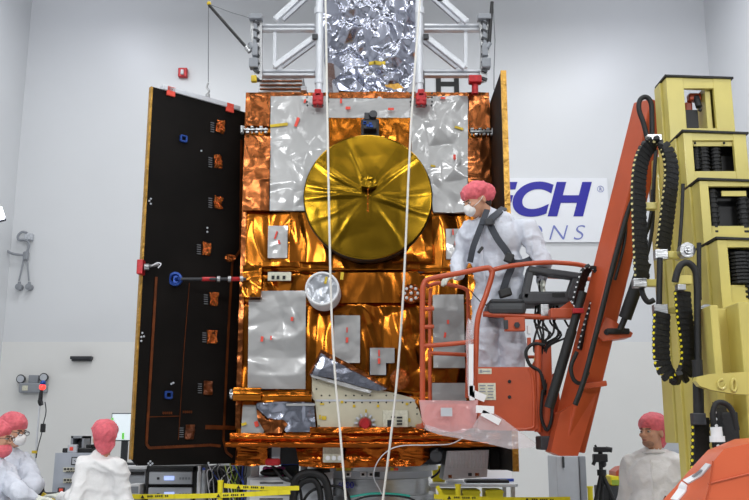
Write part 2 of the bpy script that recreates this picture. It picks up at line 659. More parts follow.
# conduits with hanging sockets
c0 = at(27, 238, WY - .08)
t = thing('conduit_drop', 'grey conduit with two hanging round sockets on the back wall corner', 'conduit', c0)
MB().box(at(29, 237, WY - .06), (.14, .1, .12), bev=.015).cyl(at(29, 237, WY - .11), at(29, 237, WY - .13), .03).build('camera_box', 'lgrey', t)
MB().tube([at(x, y, WY - .1) for x, y in ((27, 233), (22, 232), (18, 236), (19, 240), (25, 240), (29, 243), (28, 250), (25, 255))], .022, 8).tube(
    [at(x, y, WY - .12) for x, y in ((1, 241), (6, 250), (14, 254), (24, 255))], .022, 8).build('conduit', 'grey', t)
MB().box(at(26, 256, WY - .08), (.09, .09, .15), bev=.02).build('splitter', 'grey', t)
for x2, x1 in ((19, 24), (29, 27)):
    MB().tube([at(x, y, WY - .08) for x, y in ((x1, 258), ((x1 + x2) / 2, 270), (x2, 281))], .016, 8).build('pigtail', 'grey', t)
    q = at(x2, 287, WY - .08)
    MB().cyl(q + V((0, -.04, 0)), q + V((0, .07, 0)), .055, seg=20).cyl(q + V((0, -.05, 0)), q + V((0, -.04, 0)), .03).cyl(q, q + V((0, 0, .09)), .025).build('socket', 'grey', t)

c = at(5, 318, WY - .1)
tag(MB().box((XL + .03, 14.4, c.z), (.06, .12, .24), bev=.01).box((XL + .065, 14.4, c.z), (.01, .07, .16)).build('wall_switch', 'grey'),
    'small grey switch box on the left wall', 'switch')

# flood lamp at left edge of the frame
c = at(-3, 214, 9.0)
t = thing('flood_lamp', 'bright white flood lamp at the left edge of the frame', 'lamp', (c.x, c.y, 0))
rot = Matrix.Rotation(R(-22), 3, 'Y') @ Matrix.Rotation(R(25), 3, 'Z')
MB().box(c, (.13, .06, .13), rot=rot, bev=.01).build('lamp_head', 'lamp', t)
MB().box(c + rot @ V((0, .05, 0)), (.15, .04, .15), rot=rot, bev=.01).build('lamp_housing', 'dark', t)
MB().cyl((c.x - .02, c.y + .1, 0.02), c + V((-.02, .08, 0)), .015).cyl((c.x - .02, c.y + .1, 0), (c.x - .02, c.y + .1, .03), .25).build('lamp_stand', 'dark', t)

# ------------------------------------------------------------------ emergency light on the wall
Y = WY - .12
t = thing('emergency_light', 'grey twin-head emergency light box on the wall at left', 'light', at(32, 388, Y))
a, b = at(19.5, 393, Y), at(46.5, 383, Y)
MB().lohi((a.x, Y - .06, a.z), (b.x, WY - .015, b.z), .02).build('battery_box', 'grey', t)
MB().box(at(25, 388, Y - .065), (.09, .01, .08)).build('label_plate', 'sticker', t)
for x, y in ((21, 379), (44, 377.5)):
    q = at(x, y, Y)
    mb = MB()
    mb.lathe([(.02, -.09), (.06, -.06), (.075, .02), (.06, .02)], q, 'Y', 20)
    l = mb.build('lamp_head', 'dark', t, smooth=True)
    MB().lathe([(.058, .015), (.058, .03)], q, 'Y', 20).build('lamp_glass', 'lgrey', l)
MB().lohi(tuple(at(28, 383, Y)), tuple(at(38, 375, Y) + V((0, .1, 0))), .01).build('top_box', 'grey', t)

# red status light on a thin stand
t = thing('status_light', 'thin stand with a glowing red status lamp before the emergency light', 'light', (at(35, 470, 9.6).x, 9.6, 0))
p0 = at(40, 402, 9.6)
p1 = at(34, 475, 9.6)
q1 = p1 + (p1 - p0).normalized() * ((p1.z) / (p0 - p1).normalized().z if False else p1.z / max(.1, (p0 - p1).normalized().z))
MB().cyl(q1, p0, .010).build('pole', 'alu', t)
MB().cyl(q1 + V((0, 0, -.005)), q1 + V((0, 0, .03)), .2).build('base', 'dark', t)
MB().cyl(p0, at(41.5, 390, 9.6), .024, .018).cyl(at(39, 403, 9.6), at(42, 402, 9.6), .035).build('handle', 'black', t)
MB().sph(at(42.5, 387, 9.6), .034).build('red_lamp', 'redlamp', t)
MB().sph(at(43, 383, 9.6), .03).build('blue_lamp', 'blue', t)
MB().tube([at(x, y, 9.58) for x, y in ((45, 402), (46, 412), (43, 425), (42, 432), (38, 447), (36, 458))], .006, 6).build('cord', 'dark', t)
MB().box(at(43, 428, 9.56), (.05, .04, .09), bev=.01).build('inline_switch', 'black', t)
MB().box(at(34.5, 452, 9.56), (.05, .04, .03), bev=.005).build('yellow_clip', 'yellowtape', t)

# ================================================================== THE SPACECRAFT
YF = 7.6
BX0, BX1 = -1.161, 1.034
BZ0, BZ1 = 1.60, 4.70
sc_ = thing('spacecraft', 'large box-shaped spacecraft wrapped in crumpled gold film, between two black side panels', 'spacecraft', (-.06, 8.5, 1.55))
YB = 9.5


def zrow(y):
    return at(370, y, YF).z


# main blanket body: crumpled front, plain sides
def drape(x, z):
    h = 0.0
    for zz in (zrow(211), zrow(272), zrow(303), zrow(395)):
        h -= .016 * math.exp(-((z - zz) / .012) ** 2)
    h += .03 * abs(noise.noise(V((x * 5, z * .9 + .6 * x, 2.2)))) * (1.3 if z < zrow(303) else .8) - .03
    return h


sheet('gold_blanket', [(BX0, BZ0), (BX1, BZ0), (BX1, BZ1), (BX0, BZ1)], YF, YB - YF, 'gold', sc_, amp=.07, sc=4.2, seed=1.3, step=.0115, hfun=drape, smooth=True, ax=1.25, az=.6)
MB().lohi((BX0 + .03, YF + .02, BZ0 + .02), (BX1 - .03, YB - .02, BZ1 - .02)).build('core_structure', 'dark', sc_)
YP = YF - .052


def patch(name, pts, m, amp=.006, sc=7, seed=0, off=0.0, depth=.03, step=.0125, parent=None, **k):
    Y = YP - off
    if len(pts) == 4 and isinstance(pts[0], (int, float)):
        poly = rectpx(*pts, Y)
    else:
        poly = pxpoly(pts, Y)
    return sheet(name, poly, Y, depth, m, parent or sc_, amp=amp, sc=sc, seed=seed, step=step, **k)


# copper side columns at the top
patch('copper_blanket', (246.5, 98, 270, 127), 'copper', .035, 9, 3, depth=.05, smooth=True)
patch('copper_blanket', (244, 136, 270, 211), 'copper', .04, 5, 4, depth=.05, smooth=True)
patch('copper_blanket', (469, 97, 489, 130), 'copper', .035, 6, 5, depth=.05, smooth=True)
patch('copper_blanket', (468, 138, 490, 213), 'copper', .035, 7, 6, depth=.05, smooth=True)
# silver radiator panels
rp = 'radiator_panel'
patch(rp, [(271, 97), (328, 97), (328, 170), (306, 180), (306, 211), (270, 211)], 'silver', .04, 5.5, 11, smooth=True)
patch(rp, (328.5, 97, 411, 118), 'silver', .022, 7, 12, smooth=True)
patch(rp, [(411.5, 97), (468, 97), (467, 213), (433, 213), (430, 180), (411.5, 160)], 'silver', .05, 6, 13, smooth=True)
patch(rp, (268, 226, 287.5, 258), 'silver', .018, 8, 14, smooth=True)
patch(rp, (446, 229, 468, 259), 'silver', .018, 8, 15, smooth=True)
patch(rp, [(261, 291), (306, 291), (305.5, 389), (248, 389), (249, 300), (261, 300)], 'silver', .03, 5.5, 16, smooth=True)
patch(rp, (334, 315.5, 360, 363), 'silver', .015, 8, 17, smooth=True)
patch(rp, [(370, 348), (394.5, 348), (394.5, 363), (386, 363), (386, 375), (370, 375)], 'silver', .018, 9, 18, smooth=True)
patch(rp, (433, 295, 464, 368), 'silver', .045, 7, 19, smooth=True)
patch(rp, (432, 383, 466, 401), 'silver', .018, 8, 20, smooth=True)
patch(rp, [(243, 405), (256, 405), (257, 415), (264, 424), (264, 434), (241, 434)], 'silver', .02, 9, 21, smooth=True)
# gold squares beside the dish top
patch('gold_patch', (329, 118.5, 410.5, 150), 'gold', .028, 7, 31, off=-.004, smooth=True)
# red tape flags, yellow tape
def w_big(x, y):
    return y < 215 or 245 < x < 306 and y > 290 and y < 390 or x > 430


k = 0
for x, y, w, h, r in ((297, 122, 3, 10, .3), (305, 101, 2, 4, .3), (341, 101, 2, 5, 0), (348, 108, 5, 3, 0), (391, 109, 6, 2.5, 0), (443, 98, 5, 2, 0),
                      (454.5, 157, 2.5, 5, 0), (276, 235, 1.6, 8, .3), (279, 242, 2, 4, -.3), (292, 319, 2.5, 4, 0), (262, 339, 2.5, 5, .1), (271, 338, 1.5, 4, 0),
                      (347, 330, 1.2, 5, 0), (347, 340, 2.4, 5, 0), (379, 353, 1.4, 6, 0), (379, 361, 2.4, 5, 0), (448, 322, 2, 4, 0), (445, 335, 2, 5, .2),
                      (453, 232, 1.4, 6, 0), (456, 243, 2.6, 4, 0), (256.5, 424, 3.6, 5, -.3)):
    k += 1
    c = at(x, y, YP - (.048 if w_big(x, y) else .022))
    MB().box(c, (w / 114, .006, h / 114), rot=Matrix.Rotation(r, 3, 'Y')).build('red_marker_tape', 'redtape', sc_)
for x, y, w, h, r in ((279, 125, 18, 3, -.12), (459, 128, 9, 2.5, .3), (433, 166, 5, 2, .2), (342, 276, 3, 7, .1), (244, 424, 5, 2.5, -.3)):
    c = at(x, y, YP - (.03 if x != 342 else .3))
    MB().box(c, (w / 114, .006, h / 114), rot=Matrix.Rotation(r, 3, 'Y')).build('yellow_marker_tape', 'yellowtape', sc_)

# top edge strip, seams
zt0, zt1 = at(370, 98, YF - .07).z, at(370, 92.5, YF - .07).z
sheet('top_edge_strip', [(BX0 + .0, zt0), (BX1 + .0, zt0), (BX1 + .0, zt1), (BX0 + .0, zt1)], YF - .06, 1.9, 'copper', sc_, amp=.02, sc=14, seed=41, step=.01, smooth=True)
for xx, nm in ((BX0 + .014, 0), (BX1 - .012, 1)):
    sheet('corner_strip', [(xx - .02, BZ0 + .1), (xx + .02, BZ0 + .1), (xx + .02, zt0), (xx - .02, zt0)], YF - .03, .2, 'copper', sc_, amp=.02, sc=10, seed=43 + nm, step=.0125, smooth=True)
# bottom rolled skirt
a, b = at(234, 447, YF - .1), at(500, 434, YF - .1)


def roll(z0, z1, d):
    return lambda x, z: d * math.sin(math.pi * max(.12, min(.88, (z - z0) / (z1 - z0)))) ** .6


sheet('lower_skirt', [(-1.2, at(370, 442, YF - .1).z), (1.06, at(370, 442, YF - .1).z), (1.06, at(370, 433, YF - .1).z), (-1.2, at(370, 433, YF - .1).z)], YF - .06, .1, 'amber', sc_,
      amp=.03, sc=7, seed=51, step=.01, hfun=roll(at(370, 441, YF - .1).z, at(370, 433, YF - .1).z, .03), smooth=True, az=1.5)
sheet('lower_skirt', [(-1.23, at(370, 447.5, YF - .1).z), (1.06, at(370, 447.5, YF - .1).z), (1.06, at(370, 441, YF - .1).z), (-1.23, at(370, 441, YF - .1).z)], YF - .06, .14, 'amber', sc_,
      amp=.03, sc=7, seed=52, step=.01, hfun=roll(at(370, 448, YF - .1).z, at(370, 440, YF - .1).z, .05), smooth=True, az=2.5)
# crumpled copper under-skirt and dark underside
YU = 7.75
sheet('under_blanket', pxpoly([(296, 446), (430, 446), (430, 458), (420, 466), (330, 468), (300, 466)], YU), YU, .5, 'amber', sc_, amp=.09, sc=7, seed=61, step=.012, smooth=True)
sheet('under_blanket', pxpoly([(231, 446), (268, 446), (268, 465), (250, 466), (231, 465)], YU + .1), YU + .1, .3, 'amber', sc_, amp=.05, sc=7, seed=62, step=.012, smooth=True)
MB().lohi((-1.12, 7.95, 1.40), (1.0, 9.3, 1.6)).build('underside_deck', 'dark', sc_)
c = at(276, 454, YU - .05)
MB().box(c, (.07, .03, .16)).build('grey_pull_strap', 'grey', sc_)
c = at(273, 462, YU - .05)
o = MB().box(c, (.13, .07, .06), bev=.02).build('red_cover', 'red', sc_)
MB().box(at(333, 454, YU - .1), (.17, .05, .14), bev=.01).build('white_connector_block', 'sticker', sc_)
for i in range(3):
    q = at(328 + i * 6, 458, YU - .13)
    MB().cyl(q, q + V((0, -.03, 0)), .02).build('round_connector', 'white', sc_)

# gold duct roll and brackets at lower left
YD = YP - .06
sheet('gold_duct', rectpx(262, 391, 312, 402, YD), YD, .1, 'gold', sc_, amp=.02, sc=8, seed=71, step=.01, hfun=roll(at(280, 402, YD).z, at(280, 391, YD).z, .045), smooth=True)
sheet('gold_duct', rectpx(234.5, 388, 262, 401, YD), YD - .03, .14, 'gold', sc_, amp=.03, sc=7, seed=72, step=.01, hfun=roll(at(280, 401, YD).z, at(280, 388, YD).z, .04), smooth=True)
sheet('gold_box_cover', rectpx(243, 266, 262, 298, YD), YD - .02, .12, 'gold', sc_, amp=.05, sc=8, seed=73, step=.01, smooth=True)
sheet('gold_fold', rectpx(258, 262, 300, 266, YD), YD + .02, .06, 'gold', sc_, amp=.03, sc=9, seed=74, step=.01, smooth=True)
MB().cyl(at(234, 394, 7.5), at(230, 394, 7.5), .02).sph(at(231.5, 391, 7.5), .018).sph(at(231.5, 397, 7.5), .018).build('hinge_fitting', 'steel', sc_)
# connector label plate
mb = MB()
mb.box(at(279.5, 276.5, YP - .07), (.2, .02, .075), bev=.004)
mb.mi = 1
for x in (273, 278, 284):
    mb.box(at(x, 277.5, YP - .085), (.024, .012, .03))
mb.build('connector_plate', ['sticker', 'ink'], sc_)

# horizontal band with vertical folds to the right of the small drum
sheet('gold_band', rectpx(322, 273, 420, 303, YP + .02), YP + .02, .04, 'gold', sc_, amp=.03, sc=5, seed=76, step=.0125, smooth=True, az=.5)

# hinge latch fittings at the upper corners
for x0, x1, y in ((241, 268, 130), (470, 494, 132)):
    mb = MB()
    a, b = at(x0, y - 3, YF - .1), at(x1, y + 3, YF - .1)
    mb.box((a + b) / 2, (abs(b.x - a.x), .05, .018), bev=.004)
    for i in range(6):
        q = at(x0 + (x1 - x0) * (i + .5) / 6, y - 2.2, YF - .1)
        mb.cyl(q, q + V((0, 0, -.05)), .008, seg=8)
        mb.box(at(x0 + (x1 - x0) * (i + .5) / 6, y + (2.5 if i % 2 else -2.5), YF - .11), (.028, .04, .02), bev=.004)
    q = at(x0 + 1 if x0 < 300 else x1 - 1, y, YF - .12)
    mb.cyl(q + V((0, -.02, .03)), q + V((0, -.02, -.03)), .013, seg=10).cyl(q + V((0, .02, .03)), q + V((0, .02, -.03)), .013, seg=10)
    mb.build('hinge_latch', 'steel', sc_)

# ---- big round antenna
AC = at(368, 197.5, 7.33)
AR = 64.2 / 866 * 7.33 * 1.018
mb = MB()
mb.lathe([(AR * .95, -.22), (AR * .97, -.19), (AR * .99, -.04), (AR * 1.0, -.01), (AR, .012), (AR * .985, .02)], AC, 'Y', 96)
ant = mb.build('round_antenna', 'black', sc_, smooth=True)  # black colour carries the shade on the rim behind the film
bm = bmesh.new()
NR, NA = 46, 168
rings = []
ctr = bm.verts.new(AC + V((0, -.13, 0)))
spokes = [3.14, 2.93, 2.55, .72, -.28, .05, 1.9, -2.2, -1.0, 3.6]
for i in range(1, NR + 1):
    r = i / NR
    ring = []
    for k in range(NA):
        a = 2 * math.pi * k / NA
        x, z = math.cos(a) * r * AR * .99, math.sin(a) * r * AR * .99
        h = .012 * (1 - r ** 1.5) + .02
        for j, s_ in enumerate(spokes):
            dd = (a - s_ + math.pi + .03 * math.sin(r * 5 + j)) % (2 * math.pi) - math.pi
            h += (.008 if j < 5 else .003) * max(0, 1 - abs(dd) * r * AR / .035) * (r * (1.12 - r)) * 3.2
        h += .011 * (crk(x, z, 5.5, 3.6) - .5) * min(1, r * 2) * min(1, (1 - r) * 6 + .15)
        ring.append(bm.verts.new(AC + V((x, -.02 - h, z))))
    rings.append(ring)
for k in range(NA):
    bm.faces.new((ctr, rings[0][(k + 1) % NA], rings[0][k]))
for i in range(NR - 1):
    for k in range(NA):
        bm.faces.new((rings[i][k], rings[i][(k + 1) % NA], rings[i + 1][(k + 1) % NA], rings[i + 1][k]))
ex = bmesh.ops.extrude_edge_only(bm, edges=[e for e in bm.edges if e.is_boundary])
for g in ex['geom']:
    if isinstance(g, bmesh.types.BMVert):
        g.co.y = AC.y + .0
mb = MB()
mb.bm.free()
mb.bm = bm
mb.build('antenna_film', 'dish', ant, smooth=True, auto=False)
sheet('centre_knot', pxpoly([(361, 179), (366, 176), (375, 178), (377, 186), (370, 189), (362, 187)], AC.y - .13), AC.y - .14, .05, 'dish', ant, amp=.05, sc=14, seed=83, step=.008, smooth=True)
mb = MB()
mb.box(AC + V((0, -.155, -.02)), (.008, .006, .3))
mb.build('film_seam', 'amber', ant)
# gold rolls crumpled below the antenna
sheet('gold_collar', rectpx(392, 213, 432, 262, YP), YP + .01, .06, 'gold', sc_, amp=.07, sc=6, seed=84, step=.0125, smooth=True)
sheet('gold_collar', rectpx(290, 213, 330, 262, YP), YP + .01, .06, 'gold', sc_, amp=.06, sc=6, seed=85, step=.0125, smooth=True, az=.5)

# ---- small black tracker above the antenna
c = at(370, 123, 7.44)
mb = MB()
mb.box(c + V((0, 0, -.03)), (.12, .12, .09), bev=.01).box(c + V((-.025, -.03, .04)), (.05, .08, .07), bev=.008).cyl(c + V((.02, .02, .02)), c + V((.03, -.1, .05)), .03, .036)
mb.box(c + V((0, .08, -.02)), (.16, .05, .16), bev=.01)
o = mb.build('star_tracker', 'dark', sc_)
mb = MB()
for i in range(5):
    mb.box(c + V((random.uniform(-.05, .05), -.065, random.uniform(-.06, .02))), (.025, .02, .02))
mb.build('tracker_connector', 'blue', o)

# ---- small silver drum
c = at(322.3, 289, 7.2)
mb = MB()
rr = 17.2 / 866 * 7.2
mb.lathe([(rr, -.3), (rr, -.01), (rr * .98, .005), (rr * .84, .005), (rr * .82, -.02)], c, 'Y', 56)
dr = mb.build('silver_drum', 'white', sc_, smooth=True)
sheet('drum_film', [(c.x + math.cos(k * .2618) * rr * .85, c.z + math.sin(k * .2618) * rr * .85) for k in range(24)], c.y + .0, .02, 'lens', dr, amp=.018, sc=10, seed=9, step=.007, smooth=True)
mb = MB()
mb.tube([c + V((0, -.02, 0)) + V((math.cos(k * .5236) * rr * .92, 0, math.sin(k * .5236) * rr * .92)) for k in range(12)], rr * .07, 8, 3, closed=True)
mb.build('drum_rim', 'white', dr, smooth=True)
o = MB().box(c + V((.03, -.02, .07)), (.02, .004, .06), rot=Matrix.Rotation(.2, 3, 'Y')).build('drum_marker_tape', 'yellowtape', dr)

# ---- perforated instrument with white dots
c = at(411, 294, YP - .06)
mb = MB()
mb.sph(c, (.085, .05, .085), 24)
mb.mi = 1
for k in range(8):
    a = k * math.pi / 4
    mb.sph(c + V((math.cos(a) * .055, -.04, math.sin(a) * .055)), .014, 8)
mb.sph(c + V((0, -.052, 0)), .014, 8)
mb.build('dotted_sensor', ['tab', 'white'], sc_, smooth=True)

# ---- perforated base plate with silver fold above
YQ = YP - .03
pl = [(312, 375), (394, 393), (413, 398), (419, 410), (425, 431), (318, 429), (315, 401), (312, 398)]
mb = MB()
pts = [at(x, y, YQ) for x, y in pl]
for p_ in pts:
    p_.y = YQ
mb.prism(pts, (0, .03, 0))
plate = mb.build('perforated_plate', 'beige', sc_)
mb = MB()
for i in range(12):
    for y in (395.5, 402.5):
        if i in (2, 7, 10) and y < 400:
            continue
        q = at(321.5 + i * 8.1, y, YQ)
        mb.cyl(q + V((0, -.003, 0)), q + V((0, .01, 0)), .0075, seg=8)
for x, y in ((316.5, 379), (316.5, 389), (319, 426), (320, 431), (417, 408), (417, 414), (411, 427), (418, 429.5)):
    q = at(x, y, YQ)
    mb.cyl(q + V((0, -.003, 0)), q + V((0, .01, 0)), .0075, seg=8)
mb.build('bolt_hole', 'ink', plate)
mb = MB()
mb.lohi(at(316, 400, YQ) + V((0, -.006, -.012)), at(415, 400, YQ) + V((0, .01, .004)))
mb.build('plate_seam', 'lgrey', plate)
for x, y, w, h in ((324, 418, 4.5, 3.5), (342, 402, 2.5, 2.5), (354, 406, 2.5, 2.5), (378, 406, 2.5, 2.5), (407, 404, 2.5, 2), (408.5, 420, 3.5, 3.5), (322, 404, 4, 1.5), (320, 417, 1.5, 4), (366, 411, 1.5, 3), (418, 425.5, 5, 1.5)):
    MB().box(at(x, y, YQ - .006), (w / 114, .006, h / 114)).build('yellow_marker', 'yellowtape', plate)
q = at(365, 424, YQ - .03)
mb = MB()
mb.lathe([(.055, -.03), (.05, .02), (.036, .04), (.02, .04)], q, 'Y', 24)
rv = mb.build('red_round_cover', 'red', plate, smooth=True)
mb = MB()
for k in range(7):
    a = k * math.pi / 6 - .1
    mb.box(q + V((math.cos(a) * .075, .01, math.sin(a) * .075)), (.03, .03, .018), rot=Matrix.Rotation(-a, 3, 'Y'), bev=.003)
mb.build('clamp_ring', 'lgrey', rv)
mb = MB()
c = at(395.5, 419.5, YQ - .015)
mb.box(c, (.21, .02, .15), bev=.003)
mb.mi = 1
mb.box(at(389.5, 424, YQ - .03), (.036, .012, .065))
for y in (417.5, 421, 424):
    mb.box(at(399.5, y, YQ - .03), (.045, .012, .014))
mb.box(at(393, 417, YQ - .03), (.035, .012, .01))
mb.build('connector_panel', ['sticker', 'ink'], plate)
# silver folded blanket
sheet('folded_silver_flap', pxpoly([(321, 351), (334, 358), (352, 367), (368, 376), (380, 384), (388, 389), (378, 391), (350, 384), (330, 378), (310, 375)], YQ - .03), YQ - .03, .06, 'crumple', sc_,
      amp=.05, sc=7, seed=91, step=.0085, smooth=True)
sheet('flap_edge', pxpoly([(321, 349.5), (352, 365), (388, 387), (389, 390), (350, 369), (321, 353), (311, 374), (308, 375)], YQ - .06), YQ - .06, .04, 'copper', sc_, amp=.03, sc=10, seed=92, step=.006, smooth=True)
sheet('flap_edge', pxpoly([(311, 375), (345, 383), (372, 391), (370, 393.5), (345, 387), (311, 377)], YQ - .06), YQ - .06, .04, 'silver', sc_, amp=.02, sc=10, seed=93, step=.006, smooth=True)
# copper ball
sheet('copper_thruster_cover', pxpoly([(400 + 10 * math.cos(k * .5236), 379 + 10.5 * math.sin(k * .5236)) for k in range(12)], YQ - .04), YQ - .04, .1, 'tab', sc_, amp=.035, sc=13, seed=94, step=.008,
      hfun=lambda x, z: .09 * max(0, 1 - ((x - at(400, 379, YQ).x) ** 2 + (z - at(400, 379, YQ).z) ** 2) / .0075) ** .5, smooth=True)
# crumpled silver patch at lower left
sheet('crumpled_silver_patch', pxpoly([(257, 403), (290, 401), (314, 403), (316, 432), (286, 432), (280, 420), (268, 418), (257, 408)], YP - .04), YP - .04, .06, 'crumple', sc_, amp=.055, sc=9, seed=95, step=.0085, smooth=True)
sheet('copper_fold', pxpoly([(257, 409), (267, 420), (284, 420), (288, 424), (282, 433), (266, 433), (258, 420)], YP - .05), YP - .05, .05, 'copper', sc_, amp=.05, sc=8, seed=96, step=.0085, smooth=True)
MB().lohi(at(286, 406, YP - .1), at(315, 403.5, YP - .1) + V((0, .03, 0)), .004).build('silver_roll', 'silver', sc_)
sheet('amber_flap', rectpx(310, 427, 424, 433, YQ - .05), YQ - .05, .06, 'amber', sc_, amp=.04, sc=8, seed=97, step=.01, smooth=True, az=2)

# ---- electronics box beneath, right
Yb = 7.5
pts = [at(x, y, Yb) for x, y in ((447, 451), (489, 450), (487, 477), (443, 480))]
mb = MB()
mb.prism(pts, (0, .45, 0))
eb = mb.build('striped_electronics_box', 'steel', sc_)
mb = MB()
for i in range(1, 12):
    x = 447 + i * 3.5
    mb.bar(at(x, 452, Yb - .004), at(x - .2, 468, Yb - .004), .006, .01)
mb.build('fin', 'silver', eb)
for x in (450, 470, 477):
    MB().box(at(x, 474.5 + (0 if x > 460 else 2), Yb - .006), (.03, .008, .025)).build('box_label', 'copper' if x != 470 else 'ink', eb)
MB().cyl(at(436, 456, Yb), at(436, 456, Yb + .3), .05).sph(at(437, 450, Yb - .02), .012).build('dark_canister', 'dark', sc_)
MB().lohi(at(490, 470, 7.6), at(508, 449, 7.6) + V((0, .6, 0))).build('dark_side_deck', 'black_panel', sc_)
MB().lohi(at(420, 449, 7.9), at(500, 446, 7.9) + V((0, .6, 0))).build('lower_frame', 'dark', sc_)

# ---- silver shroud on top
YT = 7.9


def bulge(x, z):
    t = (x + .03) / .48
    return .14 * max(0, 1 - t * t) ** .5 + .05 * noise.noise(V((x * 1.5, z * 1.5, 7)))


sheet('silver_shroud', pxpoly([(324, -8), (417, -8), (417, 40), (416, 78), (410, 92), (404, 104), (340, 104), (333, 92), (343, 80), (335, 72), (325, 69)], YT), YT, .7, 'crumple', sc_, amp=.22, sc=4.0, seed=101, step=.010,
      hfun=lambda x, z: bulge(x, z) + .09 * crk(x, z, 3, 10), smooth=True, scallop=.01)
c = at(376, 64, YT - .3)
for dx, w, h, r in ((-4, .06, .03, -.2), (2, .07, .035, .2), (8, .03, .03, 0)):
    MB().box(c + V((dx / 114, -.02, 0)), (w, .012, h), rot=Matrix.Rotation(r, 3, 'Y')).build('yellow_tab', 'yellowtape', sc_)
sheet('gold_foot_cover', pxpoly([(376, 92), (384, 86), (398, 84), (403, 88), (408, 93), (376, 94)], YT - .2), YT - .2, .2, 'edge_gold', sc_, amp=.04, sc=12, seed=103, step=.008, smooth=True)
# louvred silver box at the top left
mb = MB()
pts = [at(x, y, 7.8) for x, y in ((261, 74), (303, 74), (301, 92), (258, 92))]
mb.prism(pts, (0, .4, 0))
lb = mb.build('louvred_radiator', 'steel', sc_)
mb = MB()
for y in (77, 81, 85, 89):
    mb.bar(at(260, y, 7.79), at(302, y, 7.79), .012, .012)
mb.build('louvre', 'copper', lb)
MB().box(at(290, 75.5, 7.78), (.18, .02, .025)).build('orange_tape', 'edge_gold', lb)
MB().box(at(304, 90, 7.8), (.05, .1, .04)).build('foot', 'alu', lb)


# ================================================================== side wings (deployable panels, part of the spacecraft)
def wing(p_near, p_far, z0, z1, th, name='folded_solar_wing'):
    a = V((p_near[0], p_near[1], 0))
    b = V((p_far[0], p_far[1], 0))
    d = (b - a).normalized()
    n = V((-d.y, d.x, 0))
    return a, b, d, n


WZ0, WZ1 = 1.409, 4.595
A = V((-1.915, 7.2, 0))
B = V((-1.19, 7.83, 0))
D = (B - A).normalized()
N = V((D.y, -D.x, 0))       # faces the viewer
L = (B - A).length
mb = MB()
ch = .05
mb.prism([A + V((0, 0, WZ0 + ch)), A + D * ch + V((0, 0, WZ0)), B + V((0, 0, WZ0)), B + V((0, 0, WZ1)), A + V((0, 0, WZ1))], -N * .034)
lw = mb.build('left_folded_wing', 'black_panel', sc_)


def onw(px, py, off=0.006):
    """point of the left wing's face seen at pixel"""
    o_ = V((0, 0, CAMZ))
    d_ = at(px, py, 7.0) - o_
    t_ = (A - o_).dot(N) / d_.dot(N)
    return o_ + d_ * t_ + N * off


W3 = Matrix((D, -N, V((0, 0, 1)))).transposed()
MB().box((A + V((0, 0, (WZ0 + WZ1 + ch) / 2))) - N * .017 - D * .009, (.018, .038, WZ1 - WZ0 - ch), rot=W3).build('gold_edge', 'edge_gold', lw)
for x, y in ((220, 127), (218, 162), (206.5, 249), (218, 202.5), (213.5, 299), (212, 337), (207.5, 388), (189, 432)):
    c = onw(x, y)
    s1 = noise.noise(V((x * .3, y * .3, 0)))
    q = MB()
    q.box(c, (.085 + .02 * s1, .02, .12), rot=W3, bev=.006)
    # crumpled pad
    rv_ = [v for v in q.bm.verts]
    bmesh.ops.subdivide_edges(q.bm, edges=q.bm.edges[:], cuts=4, use_grid_fill=True)
    for v in q.bm.verts:
        v.co += N * (.03 * noise.noise(v.co * 22)) + D * (.012 * noise.noise(v.co * 17 + V((5, 0, 0))))
    tb = q.build('copper_tab', 'tab' if y < 345 else 'trace', lw)
    q = MB()
    for i in range(5):
        q.box(onw(x - 8, y - 4 + i * 2.2), (.035, .01, .006), rot=W3)
    q.build('lead', 'wire', tb)
c = onw(229, 258)
q = MB()
q.sph(c, (.06, .03, .035))
q.build('copper_tab', 'tab', lw)
for x, y, s_ in ((183, 139, .045), (175.5, 279.5, .055), (168, 395, .045)):
    c = onw(x, y)
    q = MB()
    if y != 279.5:
        for dx, dz, w, h in ((-.6, 0, .35, 1.2), (.6, 0, .35, 1.2), (0, .55, 1.2, .35), (0, -.55, 1.2, .35)):
            q.box(c + D * dx * s_ + V((0, 0, dz * s_)), (w * s_, .03, h * s_), rot=W3, bev=.003)
    else:
        q.lathe([(.055, -.02), (.06, .03), (.042, .035), (.03, .01)], c, 'Y', 24)
        q.cyl(c, c + N * .06, .015)
    q.build('blue_fitting', 'blue', lw, smooth=(y == 279.5))
# traces in copper
def strip(pts, w, nm, m, par=lw):
    q = MB()
    for i in range(len(pts) - 1):
        a_, b_ = onw(*pts[i]), onw(*pts[i + 1])
        q.bar(a_, b_, w, .006, up=N)
    return q.build(nm, m, par)


strip([(156, 277), (146, 444), (149, 448), (210, 445), (220, 446)], .022, 'copper_trace', 'trace')
strip([(241, 140), (240, 250), (232, 262), (228, 330), (223, 440), (226, 452), (232, 457)], .02, 'copper_trace', 'trace')
strip([(235, 455), (262, 455)], .075, 'copper_trace', 'trace')
strip([(189, 283), (184, 345), (178, 440)], .004, 'thin_wire', 'trace')
strip([(148, 417), (180, 416)], .006, 'thin_wire', 'trace')
strip([(205, 427), (235, 428)], .035, 'copper_trace', 'trace')
q = MB()
for x, y in ((149, 201), (150.5, 199), (150.5, 204), (141, 337), (142, 333), (143.5, 336.5), (141, 341), (148, 463.5), (150, 461.5), (152, 463.5), (150, 466 - 1), (201, 151), (207, 228), (207, 232), (171, 384), (173, 383), (208, 463)):
    q.sph(onw(x, y), .009, 8)
q.build('white_rivet', 'lgrey', lw)
for x, y in ((167, 413), (187, 412)):
    q = MB()
    for i in range(5):
        q.box(onw(x + i * 2 - 4, y), (.012, .006, .02), rot=W3)
    q.build('part_number_marks', 'trace', lw)
